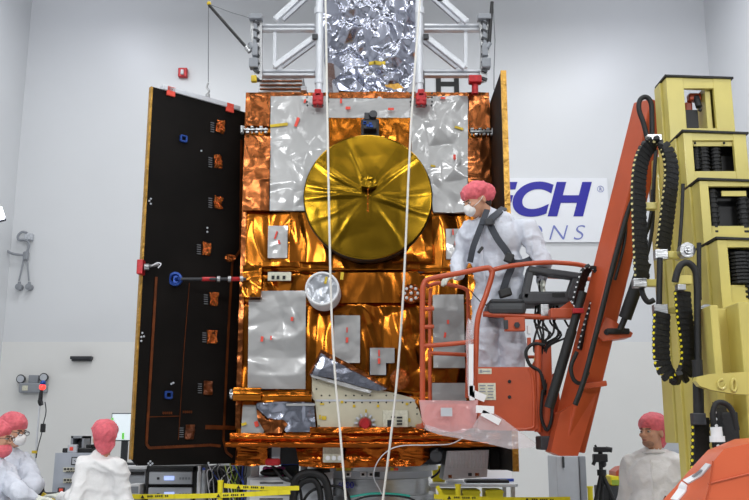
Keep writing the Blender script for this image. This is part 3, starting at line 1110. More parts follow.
# latch strut running to the body
q = MB()
q.cyl(at(181, 279, 7.3), at(246, 279, 7.38), .013)
o = q.build('latch_strut', 'dark', sc_)
for x0, x1 in ((202, 215), (232, 239)):
    MB().cyl(at(x0, 279, 7.315), at(x1, 279, 7.36), .018).build('red_band', 'red', o)
for x in (217, 228, 240):
    MB().cyl(at(x, 279, 7.335), at(x + 3, 279, 7.34), .026).build('steel_collar', 'steel', o)
# red clip on the wing's left edge
q = MB()
c = at(141, 267.5, 7.15)
q.box(c, (.05, .09, .12), bev=.006)
rc = q.build('red_edge_clip', 'red', sc_)
q = MB()
q.cyl(at(144, 267, 7.12), at(149, 267, 7.13), .028).cyl(at(149, 266, 7.13), at(158, 265, 7.2), .012)
q.build('clip_screw', 'steel', rc)
MB().tube([at(x, y, 7.14) for x, y in ((150, 267), (157, 263), (161, 264), (158, 268))], .005, 6).build('clip_wire', 'cable_w', rc)

# right wing: edge on
q = MB()
q.lohi((1.045, 6.876, WZ0 - .03), (1.085, 7.95, WZ1))
rw = q.build('right_folded_wing', 'black_panel', sc_)
q = MB()
q.lohi((1.042, 6.853, WZ0 - .03), (1.088, 6.875, WZ1 + .003))
q.build('gold_edge', 'edge_gold', rw)

# spreader bar on top of the left wing
tsb = thing('spreader_bar', 'white spreader bar clipped by red tape on top edge of the left black panel', 'bar', onw(200, 97))
a_, b_ = onw(166, 86.5, -.02), onw(235, 104.5, -.02)
zt = WZ1 + .02
a_ = A + D * .09 + V((0, 0, zt)) - N * .02
b_ = A + D * (L - .08) + V((0, 0, zt)) - N * .02
MB().bar(a_ + V((0, 0, .0)), b_ + V((0, 0, .0)), .07, .045, bev=.006).build('bar', 'alu', tsb)
for f in (.1, .86):
    q_ = a_.lerp(b_, f) + V((0, 0, -.02)) + N * .025
    MB().box(q_, (.08, .02, .085), rot=W3, bev=.004).build('red_tape_strip', 'redtape', tsb)
m_ = a_.lerp(b_, .58)
MB().tube([m_ + V((0, 0, z_)) + V((s_ * .012, 0, 0)) for z_, s_ in ((.01, 1), (.05, -1), (.09, 1), (.13, -1), (.17, 0))], .01, 6).cyl(m_ + V((0, 0, .0)), m_ + V((0, 0, .06)), .02).build('shackle', 'steel', tsb)

# ================================================================== offload frame
YR = 7.45
fr = thing('lifting_frame', 'white tubular frame with diagonal braces bolted over the spacecraft top', 'frame', (-.06, YR, 4.7))
for x in (319, 419.5):
    MB().cyl(at(x, 95, YR), at(x + (x - 374.5) * -.012, -12, YR), .034, seg=20).build('upright_tube', 'alu', fr, smooth=True)
    MB().cyl(at(x, 14, YR), at(x, 8, YR), .042, seg=20).build('tube_collar', 'alu', fr, smooth=True)
    MB().cyl(at(x, 84, YR), at(x, 80, YR), .04, seg=20).build('tube_collar', 'alu', fr, smooth=True)
for s_, xa, xb, xi in ((0, 257, 315, 319), (1, 483, 424, 419)):
    for y, h in ((26, .075), (71.5, .075)):
        MB().lohi(at(min(xa, xb), y + 4, YR + .05), at(max(xa, xb), y - 2.5, YR + .05) + V((0, .07, 0)), .008).build('cross_rail', 'alu', fr)
        MB().lohi(at(min(xa, xb), y + 1, YR + .042), at(max(xa, xb), y - .6, YR + .042) + V((0, .02, 0))).build('rail_slot', 'grey', fr)
xv = 274.5
for x in (275, 465.5):
    MB().bar(at(x, 68, YR + .1), at(x, 30, YR + .1), .03, .04).build('strut', 'alu', fr)
for (xa, ya, xb, yb) in ((315, 37, 274, 67), (300, -3, 275, 20), (426, 37, 465, 68), (440, -2, 467, 22)):
    MB().bar(at(xa, ya, YR), at(xb, yb, YR), .05, .05, up=(0, 1, 0), bev=.006).build('diagonal_brace', 'alu', fr)
    MB().bar(at(xa + (8 if xa < 370 else -8), ya, YR + .35), at(xb + (8 if xa < 370 else -8), yb, YR + .35), .035, .035, up=(0, 1, 0)).build('diagonal_brace', 'lgrey', fr)
    MB().box(at(xa, ya, YR - .03), (.05, .04, .05), bev=.006).build('brace_bracket', 'dark', fr)
for sgn, pts in ((-1, ((250, 16), (262, 16), (262, 80), (255, 80), (253, 60), (251, 40))), (1, ((479, 20), (488, 17), (491, 30), (487, 80), (480, 82), (481, 45)))):
    q = MB()
    q.prism([at(x, y, YR - .02) for x, y in pts], (0, .05, 0))
    pl_ = q.build('end_bracket', 'steel', fr)
    cx = 256 if sgn < 0 else 484
    for y in range(22, 80, 8):
        q = MB()
        q.cyl(at(cx - 2, y, YR - .045), at(cx - 2, y, YR - .02), .008, seg=8)
        q.bar(at(cx - 2, y, YR - .03), at(cx + 3, y + 2, YR - .035), .03, .022)
        q.build('bracket_bolt', 'dark', pl_)
    q = MB()
    q.box(at(cx, 18, YR - .03), (.12, .09, .05), bev=.008).box(at(cx + sgn * 2, 64, YR - .03), (.08, .09, .09), bev=.01).box(at(cx + sgn, 50, YR - .05), (.05, .05, .12), bev=.008)
    q.cyl(at(cx + sgn * 3, 48, YR - .06), at(cx + sgn * 6, 43, YR - .06), .02)
    q.bar(at(cx, 18, YR - .03), at(cx + sgn * 2, 64, YR - .03), .03, .03).build('adjuster', 'grey', pl_)
# spring arms
a1 = MB().cyl(at(209, 5, YR - .05), at(246, 47, YR - .05), .014).build('spring_arm', 'black', fr)
MB().sph(at(209, 3.5, YR - .05), .02).build('yellow_tip', 'yellowtape', a1)
MB().cyl(at(246, 47, YR - .05), at(250, 52, YR - .05), .022).build('steel_pivot', 'steel', a1)
wtop = m_ + V((0, 0, .18))
MB().tube([at(208.5, 4, YR - .05), (at(208.5, 4, YR - .05) + wtop) / 2, wtop], .004, 6, 1).build('offload_cable', 'wire', a1)
MB().tube([at(208.5, 4, YR - .05), at(230, 12, YR - .05), at(250, 18, YR - .05)], .003, 6, 1).build('offload_cable', 'wire', a1)
a2 = MB().cyl(at(492, 2, YR - .05), at(489, 46, YR - .05), .016).build('spring_arm', 'black', fr)
MB().tube([at(493, 3, YR - .05), at(495, 40, YR - .05), at(494, 70, YR - .05), at(494, 90, YR - .05)], .004, 6, 1).build('offload_cable', 'wire', a2)
# red feet
for x in (318, 421):
    c = at(x, 99, 7.42)
    q = MB()
    q.box(c + V((0, 0, -.01)), (.095, .09, .12), bev=.015).box(c + V((0, 0, .045)), (.06, .09, .07), bev=.01)
    for s_ in (-1, 1):
        q.cyl(c + V((s_ * .028, -.045, -.02)), c + V((s_ * .028, -.06, -.02)), .012)
    ft = q.build('red_clamp_foot', 'red', fr)
    q = MB()
    for i in range(5):
        for dz in (-.075,):
            q.cyl(c + V((-.09 + i * .045, -.03, dz)), c + V((-.09 + i * .045, -.045, dz)), .008, seg=8)
    for i in range(3):
        for s_ in (-1, 1):
            q.cyl(c + V((s_ * .095, -.03, -.04 + i * .04)), c + V((s_ * .095, -.045, -.04 + i * .04)), .008, seg=8)
    q.build('bolt', 'ink', ft)
MB().box(at(475, 80, 7.4), (.115, .08, .07), bev=.01).cyl(at(475, 80, 7.42), at(475, 94, 7.42), .03).build('red_clamp', 'red', fr)
MB().box(at(254, 79, 7.4), (.05, .05, .06), bev=.008).build('yellow_block', 'yellowtape', fr)

# ropes hanging in front
for pts, lab in ((((324, -14), (325.5, 0), (327, 95), (330.5, 280), (334.5, 367), (340, 430), (346, 503)), 'left of two white ropes hanging in front of the spacecraft, crossing the antenna'),
                 (((421, -14), (420, 0), (411, 125), (403.5, 290), (395, 400), (382.5, 503)), 'right of two white ropes hanging in front of the spacecraft, crossing the antenna')):
    q = MB()
    P_ = [at(x, y, 6.95) for x, y in pts]
    q.tube(P_, .009, 8, 3)
    o = q.build('white_rope', 'rope', smooth=True)
    tag(o, lab, 'rope', 'white ropes before the spacecraft')

# ================================================================== THE MAST LIFT
lift = thing('mast_lift', 'orange and yellow mast lift with telescoping yellow mast and orange worker basket', 'lift', (2.2, 5.0, 0))


def section(Y, lp, sp, rp_, ytop, yhead, zbot, fl, opening, name='mast_section', rfl=14):
    """nested mast channel. lp left px of the face, sp px of the far side edge, rp_ right px, fl flange width px"""
    tl = at(lp, ytop, Y)
    X0 = tl.x
    X1 = at(rp_, ytop + 4, Y).x
    Yf = at(sp, ytop, Y).x
    Yf = Y * X0 / Yf
    z1 = tl.z
    q = MB()
    w = at(lp + fl, ytop, Y).x - X0
    w2 = at(rp_, ytop, Y).x - at(rp_ - rfl, ytop, Y).x
    t = .012
    q.lohi((X0, Y, zbot), (X0 + w, Y + .03, z1 - .01), .004)            # left face flange
    q.lohi((X1 - w2, Y, zbot), (X1, Y + .03, z1 - .01), .004)           # right face flange
    q.lohi((X0, Y + .026, zbot), (X0 + t, Yf, z1 - .01))                # left side
    q.lohi((X1 - t, Y + .026, zbot), (X1, Yf, z1 - .01))
    q.lohi((X0 + .002, Y - .0 + (Yf - Y) * .45, zbot), (X0 - .016, Yf + .01, z1 - .012), .004)  # side rib
    q.lohi((X0 + w, Y + .004, at(lp, yhead, Y).z), (X1 - w2, Y + .03, z1 - .01))   # header
    if opening:
        q.lohi((X0 + w, Y + .004, zbot), (X1 - w2, Y + .03, at(lp, opening, Y).z))
    s_ = q.build(name, 'yellow', lift)
    q = MB()
    q.prism([V((X0 - .01, Y - .012, z1 - .006)), V((X1 + .012, Y - .012, z1 - .022)), V((X1 + .012, Yf + .01, z1 - .022)), V((X0 - .01, Yf + .01, z1 - .006))], (0, 0, .012))
    q.build('black_cap', 'rubber', s_)
    return s_, X0, X1, Yf, z1


s1, X0, X1, Yf, z1 = section(5.30, 666, 656, 731, 76, 88, 1.2, 17, 128, rfl=18)
q = MB()
q.lohi((X0 + .01, Yf - .02, 1.2), (at(683, 100, 5.3).x - .02, Yf, z1 - .02)).lohi((at(716, 100, 5.3).x, Yf - .02, 1.2), (X1 - .01, Yf, z1 - .02))
q.lohi((at(708, 100, 5.3).x, 5.34, 2.6), (at(713, 100, 5.3).x, Yf, z1 - .06))
q.build('inner_channel', 'yellow', s1)
MB().box(at(694, 98, 5.42), (.08, .06, .05), bev=.01).box(at(688, 112, 5.45), (.05, .05, .12), bev=.01).build('orange_link', 'orange', s1)
MB().cyl(at(696, 97, 5.4), at(699, 107, 5.38), .02).sph(at(700, 110, 5.38), .012).build('limit_switch', 'dark', s1)
MB().box(at(690, 120, 5.43), (.09, .05, .12)).build('inner_carriage', 'ink', s1)

s2, X0, X1, Yf2, z2 = section(5.10, 683, 670, 746, 131, 140, 1.1, 9, 171, rfl=13)


def pulleys(sec, Y, items, backing=None):
    if backing:
        a_, b_ = at(backing[0], backing[3], Y + .12), at(backing[2], backing[1], Y + .12)
        MB().lohi(a_, b_ + V((0, .02, 0))).build('dark_backing', 'ink', sec)
    for x, y0, y1, w in items:
        q = MB()
        a_, b_ = at(x, y1, Y + .06), at(x, y0, Y + .06)
        q.cyl(V((a_.x, Y + .06, a_.z)), V((a_.x, Y + .06, b_.z)), w, seg=14)
        n = 9
        for i in range(n):
            z = a_.z + (b_.z - a_.z) * (i + .5) / n
            q.cyl((a_.x, Y + .06, z - .006), (a_.x, Y + .06, z + .006), w * 1.22, seg=14)
        q.build('chain_roller', 'rubber', sec)


pulleys(s2, 5.1, ((705, 140, 174, .028), (717, 141, 174, .026), (697, 145, 170, .02)), (692, 143, 733, 172))
MB().lohi(at(692, 146, 5.12), at(732, 141, 5.12) + V((0, .01, 0))).build('cross_bar', 'yellow', s2)
for x in (695, 724):
    MB().sph(at(x, 143, 5.1), .008, 8).build('bolt', 'ink', s2)
s3, X0, X1, Yf3, z3 = section(4.90, 699, 682, 775, 179, 186, 1.0, 9, 234, rfl=12)
pulleys(s3, 4.9, ((715, 190, 235, .026), (745, 192, 235, .028)), (708, 190, 765, 226))
MB().lohi(at(722, 196, 4.92), at(746, 191, 4.92) + V((0, .01, 0))).build('cross_bar', 'yellow', s3)
MB().lohi(at(708, 237, 4.93), at(765, 226, 4.93) + V((0, .02, 0))).build('cross_bar', 'yellow', s3)
s4, X0, X1, Yf4, z4 = section(4.70, 717, 697, 790, 238, 247, 1.0, 10, 302, rfl=12)
pulleys(s4, 4.7, ((741, 253, 285, .05), (752, 255, 300, .045)), (727, 250, 775, 300))
MB().lohi(at(727, 310, 4.73), at(775, 285, 4.73) + V((0, .02, 0))).build('cross_bar', 'yellow', s4)
# lowest carriage in front
q = MB()
q.lohi((at(710, 304, 4.5).x, 4.5, .9), (at(718, 304, 4.5).x, 4.8, at(712, 305, 4.5).z), .006)
q.lohi((at(718, 304, 4.5).x, 4.62, .9), (at(736, 304, 4.5).x, 4.8, at(712, 305, 4.5).z), .006)
q.lohi((at(735, 304, 4.5).x, 4.46, .9), (at(790, 304, 4.5).x, 4.8, at(740, 302, 4.46).z), .008)
q.build('lower_carriage', 'yellow', lift)
# main column behind
q = MB()
zt = at(664, 262, 5.6).z
q.lohi((1.862, 5.6, 1.60), (1.91, 5.80, 3.45), .006)
q.lohi((1.958, 5.62, 0.05), (2.02, 5.82, 3.3), .006).lohi((1.915, 5.58, 1.7), (1.955, 5.75, 3.3), .006).lohi((1.98, 5.5, 0.05), (2.0, 5.62, 3.2), .004)
q.lohi((2.0, 5.42, 0.05), (2.03, 5.62, 3.0), .004)
q.lohi((2.05, 5.3, 0.05), (2.08, 5.55, 2.85), .006).lohi((2.12, 5.25, 0.05), (2.6, 5.4, 2.4), .006)
q.lohi((2.0, 5.55, .05), (2.6, 5.6, 2.8))
q.build('main_column', 'yellow', lift)
# rollers
for x, y, r in ((686, 251, .042), (705, 313, .044)):
    c = at(x, y, 4.72)
    q = MB()
    q.cyl(c + V((0, .03, 0)), c + V((0, -.03, 0)), r, seg=24).cyl(c + V((0, -.03, 0)), c + V((0, -.04, 0)), r * .5, seg=16).cyl(c + V((0, -.04, 0)), c + V((0, -.05, 0)), r * .25, seg=6)
    q.cyl(c + V((0, .03, 0)), c + V((.02, .2, 0)), r * .4)
    q.build('guide_wheel', 'steel', lift, smooth=True)
# scrolled bracket
q = MB()
Yk = 4.3
pts = [(697, 377), (710, 374), (760, 371), (760, 395), (735, 394), (712, 390), (700, 386), (696, 381)]
q.prism([at(x, y, Yk) for x, y in pts], (0, .05, 0))
br = q.build('scroll_bracket', 'yellow', lift)
MB().tube([at(722 + 4 * math.cos(a), 384 + 4.5 * math.sin(a), Yk - .006) for a in [i * .7 for i in range(8)]], .006, 6).tube(
    [at(734 + 2.4 * math.cos(a), 385 + 6 * math.sin(a), Yk - .006) for a in [i * .785 for i in range(8)]], .007, 6, closed=True).build('bracket_scroll', 'yellow', br)
# brackets for chains
for x0, y0, x1, y1, m_, Y in ((634, 278, 647, 287, 'steel', 4.95), (647, 279, 660, 286, 'yellow', 5.0), (656, 249, 668, 259, 'steel', 4.75), (668, 251, 681, 258, 'yellow', 4.78),
                              (655, 304, 668, 315, 'steel', 4.66), (667, 307, 679, 313, 'yellow', 4.7), (675, 275, 692, 284, 'yellow', 4.6), (678, 284, 686, 290, 'steel', 4.58), (694, 413, 706, 425, 'dark', 4.3),
                              (634, 202, 657, 209, 'yellow', 5.06), (648, 134, 662, 140, 'steel', 5.0)):
    a_, b_ = at(x0, y1, Y), at(x1, y0, Y)
    MB().lohi(a_, b_ + V((0, .05, 0)), .004).build('chain_bracket', m_, lift)


def chain(pts, W, dot, thick=.026, step=.03, r=.0075):
    """energy chain: ribbon of links along the polyline; W = width vector; pins along the near edge"""
    P_ = [V(p) for p in pts]
    dense = []
    n = len(P_)
    for i in range(n - 1):
        p0, p1, p2, p3 = P_[max(i - 1, 0)], P_[i], P_[i + 1], P_[min(i + 2, n - 1)]
        for k in range(24):
            t = k / 24
            dense.append(0.5 * ((2 * p1) + (p2 - p0) * t + (2 * p0 - 5 * p1 + 4 * p2 - p3) * t * t + (3 * p1 - p0 - 3 * p2 + p3) * t ** 3))
    dense.append(P_[-1])
    out = [dense[0]]
    acc = 0
    for a_, b_ in zip(dense, dense[1:]):
        acc += (b_ - a_).length
        if acc >= step:
            out.append(b_)
            acc = 0
    W = V(W)
    q = MB()
    for a_, b_ in zip(out, out[1:]):
        d_ = (b_ - a_)
        q.mi = 0
        q.bar(a_ + W / 2 - d_ * .02, b_ + W / 2 + d_ * .02, thick * .8, W.length * .97, up=W)
        q.bar(a_ + W / 2 + d_ * .3, b_ + W / 2 - d_ * .12, thick, W.length, up=W)
        q.mi = 1
        m_ = (a_ + b_) / 2
        q.cyl(m_ - W.normalized() * .004 + V((0, 0, 0)), m_ + W.normalized() * .006, r, seg=8)
    return q.build('cable_chain', ['rubber', dot], lift)


C1 = 4.98
chain([at(x, y, C1) for x, y in ((636, 284), (634.5, 260), (633, 225), (632, 190), (634, 165), (639, 150), (646, 142), (653, 141), (660, 147), (664.5, 160), (665, 178), (662, 205), (659, 230), (656, 252))], (.088, .05, 0), 'dot')
C2 = 4.62
chain([at(x, y, C2) for x, y in ((655, 312), (654, 330), (654, 350), (655.5, 364), (660, 373), (666, 378), (672, 378), (678, 372), (682, 360), (681, 340), (678, 320), (676, 300), (675, 285))], (.09, .05, 0), 'ydot')
chain([at(x, y, 5.9) for x, y in ((578, 350), (584, 325), (592, 300), (597, 282), (596, 272), (590, 267), (583, 269), (579, 278), (575, 292), (572, 306))], (.06, .05, 0), 'white', .024, .034, .0065)
chain([at(x, y, 4.35) for x, y in ((693, 417), (693, 440), (692.5, 460), (692, 475), (691, 495))], (.09, .05, 0), 'ydot')
chain([at(x, y, 4.3) for x, y in ((714, 402), (716, 420), (718, 440), (719, 460))], (.075, .07, 0), 'white')
# hoses
for pts, r, Y in ((((700, 505), (699, 440), (698.5, 380), (697.5, 320), (697, 285), (695, 270), (688, 263), (681, 265), (677, 273), (675, 282)), .018, 4.6),
                  (((660, 258), (659.5, 280), (659, 305)), .016, 4.7),
                  (((699, 430), (698, 380), (697, 360)), .026, 4.42),
                  (((683, 184), (682, 210), (680, 240), (678, 258)), .010, 4.86),
                  (((699, 243), (699, 270), (699.5, 300)), .012, 4.66),
                  (((645, 235), (649, 225), (652, 210), (653, 190)), .014, 5.2),
                  (((641, 285), (643, 295), (648, 302), (654, 300)), .016, 5.0),
                  (((714, 424), (713, 412), (717, 403), (726, 404), (733, 413), (737, 430)), .013, 4.2),
                  (((650, 150), (644, 125), (639, 110), (640, 100), (646, 97), (651, 103), (652, 118), (652, 140)), .016, 5.35),
                  (((656, 150), (654, 180), (652, 230), (645, 262)), .012, 5.3)):
    MB().tube([at(x, y, Y) for x, y in pts], r, 10, 4).build('hose', 'rubber', lift, smooth=True)
MB().cyl(at(716, 427, 4.2), at(717, 436, 4.2), .026).cyl(at(717, 436, 4.2), at(717.5, 442, 4.2), .034).build('hose_plug', 'white', lift)
MB().lohi(at(714, 448, 4.32), at(738, 412, 4.32) + V((0, .03, 0)), .006).build('dark_cover', 'rubber', lift)

# ---- jib arm
ja, jb = at(567, 448, 6.05), at(652, 104, 5.72)
arm = MB().bar(ja, jb, .165, .20, bev=.012, up=(0, 1, 0), roll=R(22)).build('jib_arm', 'orange', lift)
def jp(px, py, Y):
    return at(px, py, Y)
q = MB()
q.prism([jp(x, y, 5.92) for x, y in ((551, 452), (560, 413), (600, 421 - 35), (597, 395), (578, 456), (560, 456))], (0, .2, 0))
q.build('arm_foot', 'orange', arm)
q = MB()
q.prism([jp(x, y, 5.8) for x, y in ((606, 317), (613, 320), (633, 333), (631, 337), (603, 341), (598, 336))], (0, .16, 0))
ab = q.build('arm_bracket', 'orange', arm)
MB().cyl(jp(607, 332, 5.79), jp(607, 332, 6.0), .02).build('pin', 'ink', ab)
MB().box(jp(594, 385, 5.85), (.16, .05, .035), rot=Matrix.Rotation(R(-8), 3, 'Y'), bev=.005).build('arm_band', 'orange', arm)
MB().lohi(jp(607, 334, 5.78), jp(630, 328, 5.78) + V((0, .12, 0)), .01).build('dark_pad', 'rubber', ab)
MB().cyl(jp(645, 262, 5.6), jp(625, 318, 5.72), .042, seg=20).cyl(jp(625, 318, 5.72), jp(620, 330, 5.74), .02).build('hydraulic_cylinder', 'rubber', arm, smooth=True)
for pts, r, Y in ((((650, 120), (628, 210), (612, 270), (597, 330), (584, 380), (575, 405)), .018, 5.72), (((577, 352), (571, 367), (574, 380), (582, 383), (588, 372)), .014, 5.82),
                  (((628, 215), (626, 210), (625, 240), (615, 280)), .01, 5.74)):
    MB().tube([jp(x, y, Y) for x, y in pts], r, 10, 4).build('hose', 'rubber', arm, smooth=True)
# basket tilt cylinder and cross pieces
MB().cyl(jp(549, 408, 5.88), jp(572, 330, 5.85), .034, seg=18).cyl(jp(572, 330, 5.85), jp(583, 292, 5.84), .028, seg=18).build('tilt_cylinder', 'rubber', arm, smooth=True)
q = MB()
q.lohi(jp(551, 318, 5.98), jp(585, 308, 5.98) + V((0, .1, 0)), .008)
q.bar(jp(560, 313, 6.02), jp(572, 305, 6.02), .04, .06)
q.build('arm_link', 'orange', arm)
MB().lohi(jp(573, 313, 5.8), jp(584, 308, 5.8) + V((0, .03, 0)), .003).build('link_band', 'red', arm)

# ---- basket
YA, YBK = 6.08, 6.78
bk = MB()
bk.tube([at(x, y, YA) for x, y in ((422.5, 402), (422.5, 350), (422.5, 300), (423.5, 285), (430, 279), (460, 273), (486, 268), (491, 270), (492, 275), (486, 295), (478, 318), (476, 350), (475, 399))], .019, 12, 5)
basket = bk.build('basket_gate', 'orange', lift, smooth=True)


def rail(pts, Y, r=.017, nm='guard_rail', Y2=None):
    P_ = [at(x, y, Y if Y2 is None else Y + (Y2 - Y) * i / (len(pts) - 1)) for i, (x, y) in enumerate(pts)]
    return MB().tube(P_, r, 12, 4).build(nm, 'orange', basket, smooth=True)


rail(((489, 271), (510, 266), (545, 262.5), (575, 264), (590, 268), (600, 274)), YA + .03, .017)
rail(((427, 287), (438, 283), (455, 286), (465, 289), (468, 296), (468, 340), (467, 398)), YBK, .015)
rail(((424, 346), (450, 344), (474, 341.5)), YA, .016)
rail(((429, 353), (450, 354), (470, 355)), YBK, .015)
rail(((424, 309), (434, 308.5)), YA, .014)
rail(((424, 327), (434, 326.5)), YA, .014)
rail(((483, 314), (520, 316), (550, 317), (566, 314)), YA + .06, .02)
rail(((430, 400), (430, 300), (432, 290)), YBK, .014)
rail(((545, 276), (562, 277), (590, 279)), YBK - .1, .018)
rail(((497, 357), (510, 357), (535, 357)), YBK, .013)
rail(((424, 283), (428, 286)), YA, .015, Y2=YBK)
rail(((538, 340), (538, 372), (538, 432)), YA + .02, .024)
rail(((548, 344), (549, 380), (550, 436)), YA + .1, .022)
MB().lohi(at(421, 428, YA), at(536, 423, YA) + V((0, .7, 0)), .006).build('basket_floor', 'orange', basket)
q = MB()
pts = [at(x, y, YA - .02) for x, y in ((477, 367), (530, 367), (535, 371), (538, 428), (534, 431), (480, 430), (478, 428))]
q.prism(pts, (0, .035, 0))
pan = q.build('toe_panel', 'orange', basket)
q = MB()
q.tube([at(x, y, YA - .02) for x, y in ((529, 368), (533, 380), (534, 420), (531, 428), (512, 429.5))], .012, 8)
q.build('panel_rim', 'orange', pan, smooth=True)
for x, y in ((509.5, 381.5), (509.5, 397)):
    MB().cyl(at(x, y, YA - .026), at(x, y, YA - .01), .012, seg=12).build('bolt_hole', 'ink', pan)
for x0, y0, x1, y1 in ((478.5, 383, 495.5, 400), (478.5, 368.5, 491.5, 374)):
    q = MB()
    a_, b_ = at(x0, y1, YA - .024), at(x1, y0, YA - .024)
    q.lohi(a_, b_ + V((0, .004, 0)))
    q.mi = 1
    if y1 > 390:
        for i in range(5):
            for j in range(2):
                c = at(x0 + 4 + j * 8, y0 + 2.5 + i * 3, YA - .026)
                q.box(c, (.032 if i % 2 else .042, .002, .008))
    else:
        q.box(at(x0 + 2.5, (y0 + y1) / 2, YA - .026), (.018, .002, .02)).box(at(x0 + 8, (y0 + y1) / 2, YA - .026), (.05, .002, .008))
    q.build('instruction_sticker', ['sticker', 'grey'], pan)
q = MB()
q.lohi(at(505, 331, YA), at(525, 317, YA) + V((0, .05, 0)), .006)
bb_ = q.build('rail_bracket', 'orange', basket)
MB().cyl(at(517, 325, YA - .02), at(517, 325, YA + .01), .022, seg=6).lohi(at(504, 329, YA - .01), at(508, 320, YA - .01) + V((0, .01, 0))).build('bracket_bolt', 'dark', bb_)
# brackets between basket and arm
q = MB()
q.prism([at(x, y, YA + .04) for x, y in ((531, 367), (545, 342), (551, 343), (552, 400), (560, 440), (552, 447), (538, 432))], (0, .03, 0))
q.prism([at(x, y, YA + .2) for x, y in ((543, 380), (556, 372), (566, 440), (552, 447), (544, 436))], (0, .03, 0))
q.build('basket_bracket', 'orange', basket)
MB().lohi(at(541, 450, YA), at(556, 436, YA) + V((0, .2, 0)), .01).build('pivot_block', 'dark', basket)
# white cloth-like film tie on the gate upright
q = MB()
q.tube([at(x, y, YA - .02) for x, y in ((471, 398), (469, 370), (471, 340), (470, 320), (468, 345), (472, 380))], .018, 8)
q.build('white_film_strip', 'film', basket, smooth=True)

# control console
YC = 6.12
q = MB()
q.lohi(at(522, 304, YC), at(570, 291, YC) + V((0, .26, 0)), .02)
q.bar(at(524, 300, YC + .05), at(530, 271, YC + .05), .05, .1, up=(0, 1, 0), bev=.01)
q.bar(at(568, 300, YC + .05), at(576, 276, YC + .05), .05, .1, up=(0, 1, 0), bev=.01)
q.bar(at(527, 270, YC + .05), at(578, 277, YC + .05), .045, .12, up=(0, 1, 0), bev=.012)
con = q.build('control_console', 'console', basket)
MB().cyl(at(541, 292, YC + .1), at(540, 279, YC + .1), .014).sph(at(540, 278, YC + .1), .022).build('joystick', 'black', con, smooth=True)
MB().lohi(at(552, 293, YC - .004), at(565, 297, YC - .004) + V((0, .01, 0))).build('console_display', 'ink', con)
q = MB()
q.lohi(at(488, 314, YC - .02), at(527, 301, YC - .02) + V((0, .3, 0)), .035)
tr = q.build('tool_tray', 'console', basket)
MB().lohi(at(490, 303, YC - .02), at(524, 298.5, YC - .02) + V((0, .28, 0)), .02).build('tray_rim', 'dark', tr)
MB().lohi(at(541, 316, YC), at(549, 304, YC) + V((0, .1, 0)), .006).build('console_post', 'steel', con)
# cables below the console
random.seed(11)
for k in range(11):
    x = 536 + k * 2.2
    xa = x + random.uniform(-10, 10)
    xb = x + random.uniform(-12, 14)
    ye = random.uniform(345, 375)
    MB().tube([at(x, 305, YC + .1), at(xa, 322, YC + .05), at(xb, 335, YC - .02), at(535 + random.uniform(-2, 18), 348, YC), at(541 + k * .8, ye, YC + .02), at(545, 395, YC)], .0075, 8, 5).build('control_cable', 'rubber', con, smooth=True)
for pts in (((545, 345), (533, 344), (526, 352), (530, 365), (540, 372), (545, 390)), ((543, 390), (541, 415), (547, 430), (552, 415), (550, 390))):
    MB().tube([at(x, y, YC - .04) for x, y in pts], .012, 8, 5).build('control_cable', 'rubber', con, smooth=True)
for x, y, m_ in ((529, 330, 'white'), (529, 342, 'orange'), (536, 362, 'ydot')):
    MB().box(at(x, y, YC + .02), (.025, .03, .06), bev=.004).build('cable_connector', m_, con)

# plastic-wrapped toe box and drooping film
q = MB()
q.lohi(at(424, 426, YA - .1), at(470, 404, YA - .1) + V((0, .3, 0)), .01)
tbx = q.build('toe_box', 'orange_hood', basket)
sheet('pink_plastic_wrap', pxpoly([(419, 400), (470, 401), (478, 399), (476, 425), (462, 433), (430, 431), (422, 420)], YA - .13), YA - .13, .02, 'pinkfilm', tbx, amp=.03, sc=8, seed=111, step=.01, smooth=True)
sheet('clear_plastic_sheet', pxpoly([(423, 424), (450, 432), (472, 428), (484, 408), (500, 417), (520, 432), (537, 444), (530, 448), (510, 449), (480, 442), (440, 435), (426, 430)], YA - .16), YA - .16, .02, 'film', tbx, amp=.04, sc=6, seed=112, step=.01, smooth=True)
MB().box(at(446.5, 412, YA - .19), (.075, .004, .055)).build('small_label', 'lgrey', tbx)
for x, y, w, h, r in ((485, 409.5, 17, 7, .05), (491, 417.5, 19, 6, .5), (479, 396, 13, 7, .4), (472, 393, 5, 14, 0), (471, 370, 4.5, 50, .03)):
    MB().box(at(x, y, YA - .19 + .12 * (x > 470 and y < 400)), (w / 144, .004, h / 144), rot=Matrix.Rotation(r, 3, 'Y')).build('white_tape', 'paper', tbx)

# ---- orange hood of the lift base, close to the viewer
F = [(704, 560), (706, 500), (709.5, 483), (713, 462), (724, 449), (760, 441), (840, 436), (840, 560)]
Bk = [(640, 560), (660, 503), (675, 487), (693, 466), (708, 450), (735, 439), (840, 432), (840, 560)]
q = MB()
vf = [q.bm.verts.new(at(x, y, 3.15)) for x, y in F]
vb = [q.bm.verts.new(at(x, y, 3.6)) for x, y in Bk]
q.bm.faces.new(vf)
q.bm.faces.new(vb[::-1])
for i in range(len(vf)):
    j = (i + 1) % len(vf)
    q.bm.faces.new((vf[i], vb[i], vb[j]))
    q.bm.faces.new((vf[i], vb[j], vf[j]))
bmesh.ops.bevel(q.bm, geom=[e for e in q.bm.edges if e.is_manifold and e.calc_face_angle() > .5], offset=.01, segments=3, affect='EDGES')
hood = q.build('engine_hood', 'orange_hood', lift, smooth=True)
MB().tube([at(x, y, 3.147) for x, y in ((708, 484), (730, 478.5), (760, 471))], .0035, 6).tube([at(x, y, 3.145) for x, y in ((713, 461), (710, 483), (706, 500))], .003, 6).build('hood_seam', 'orange', hood)


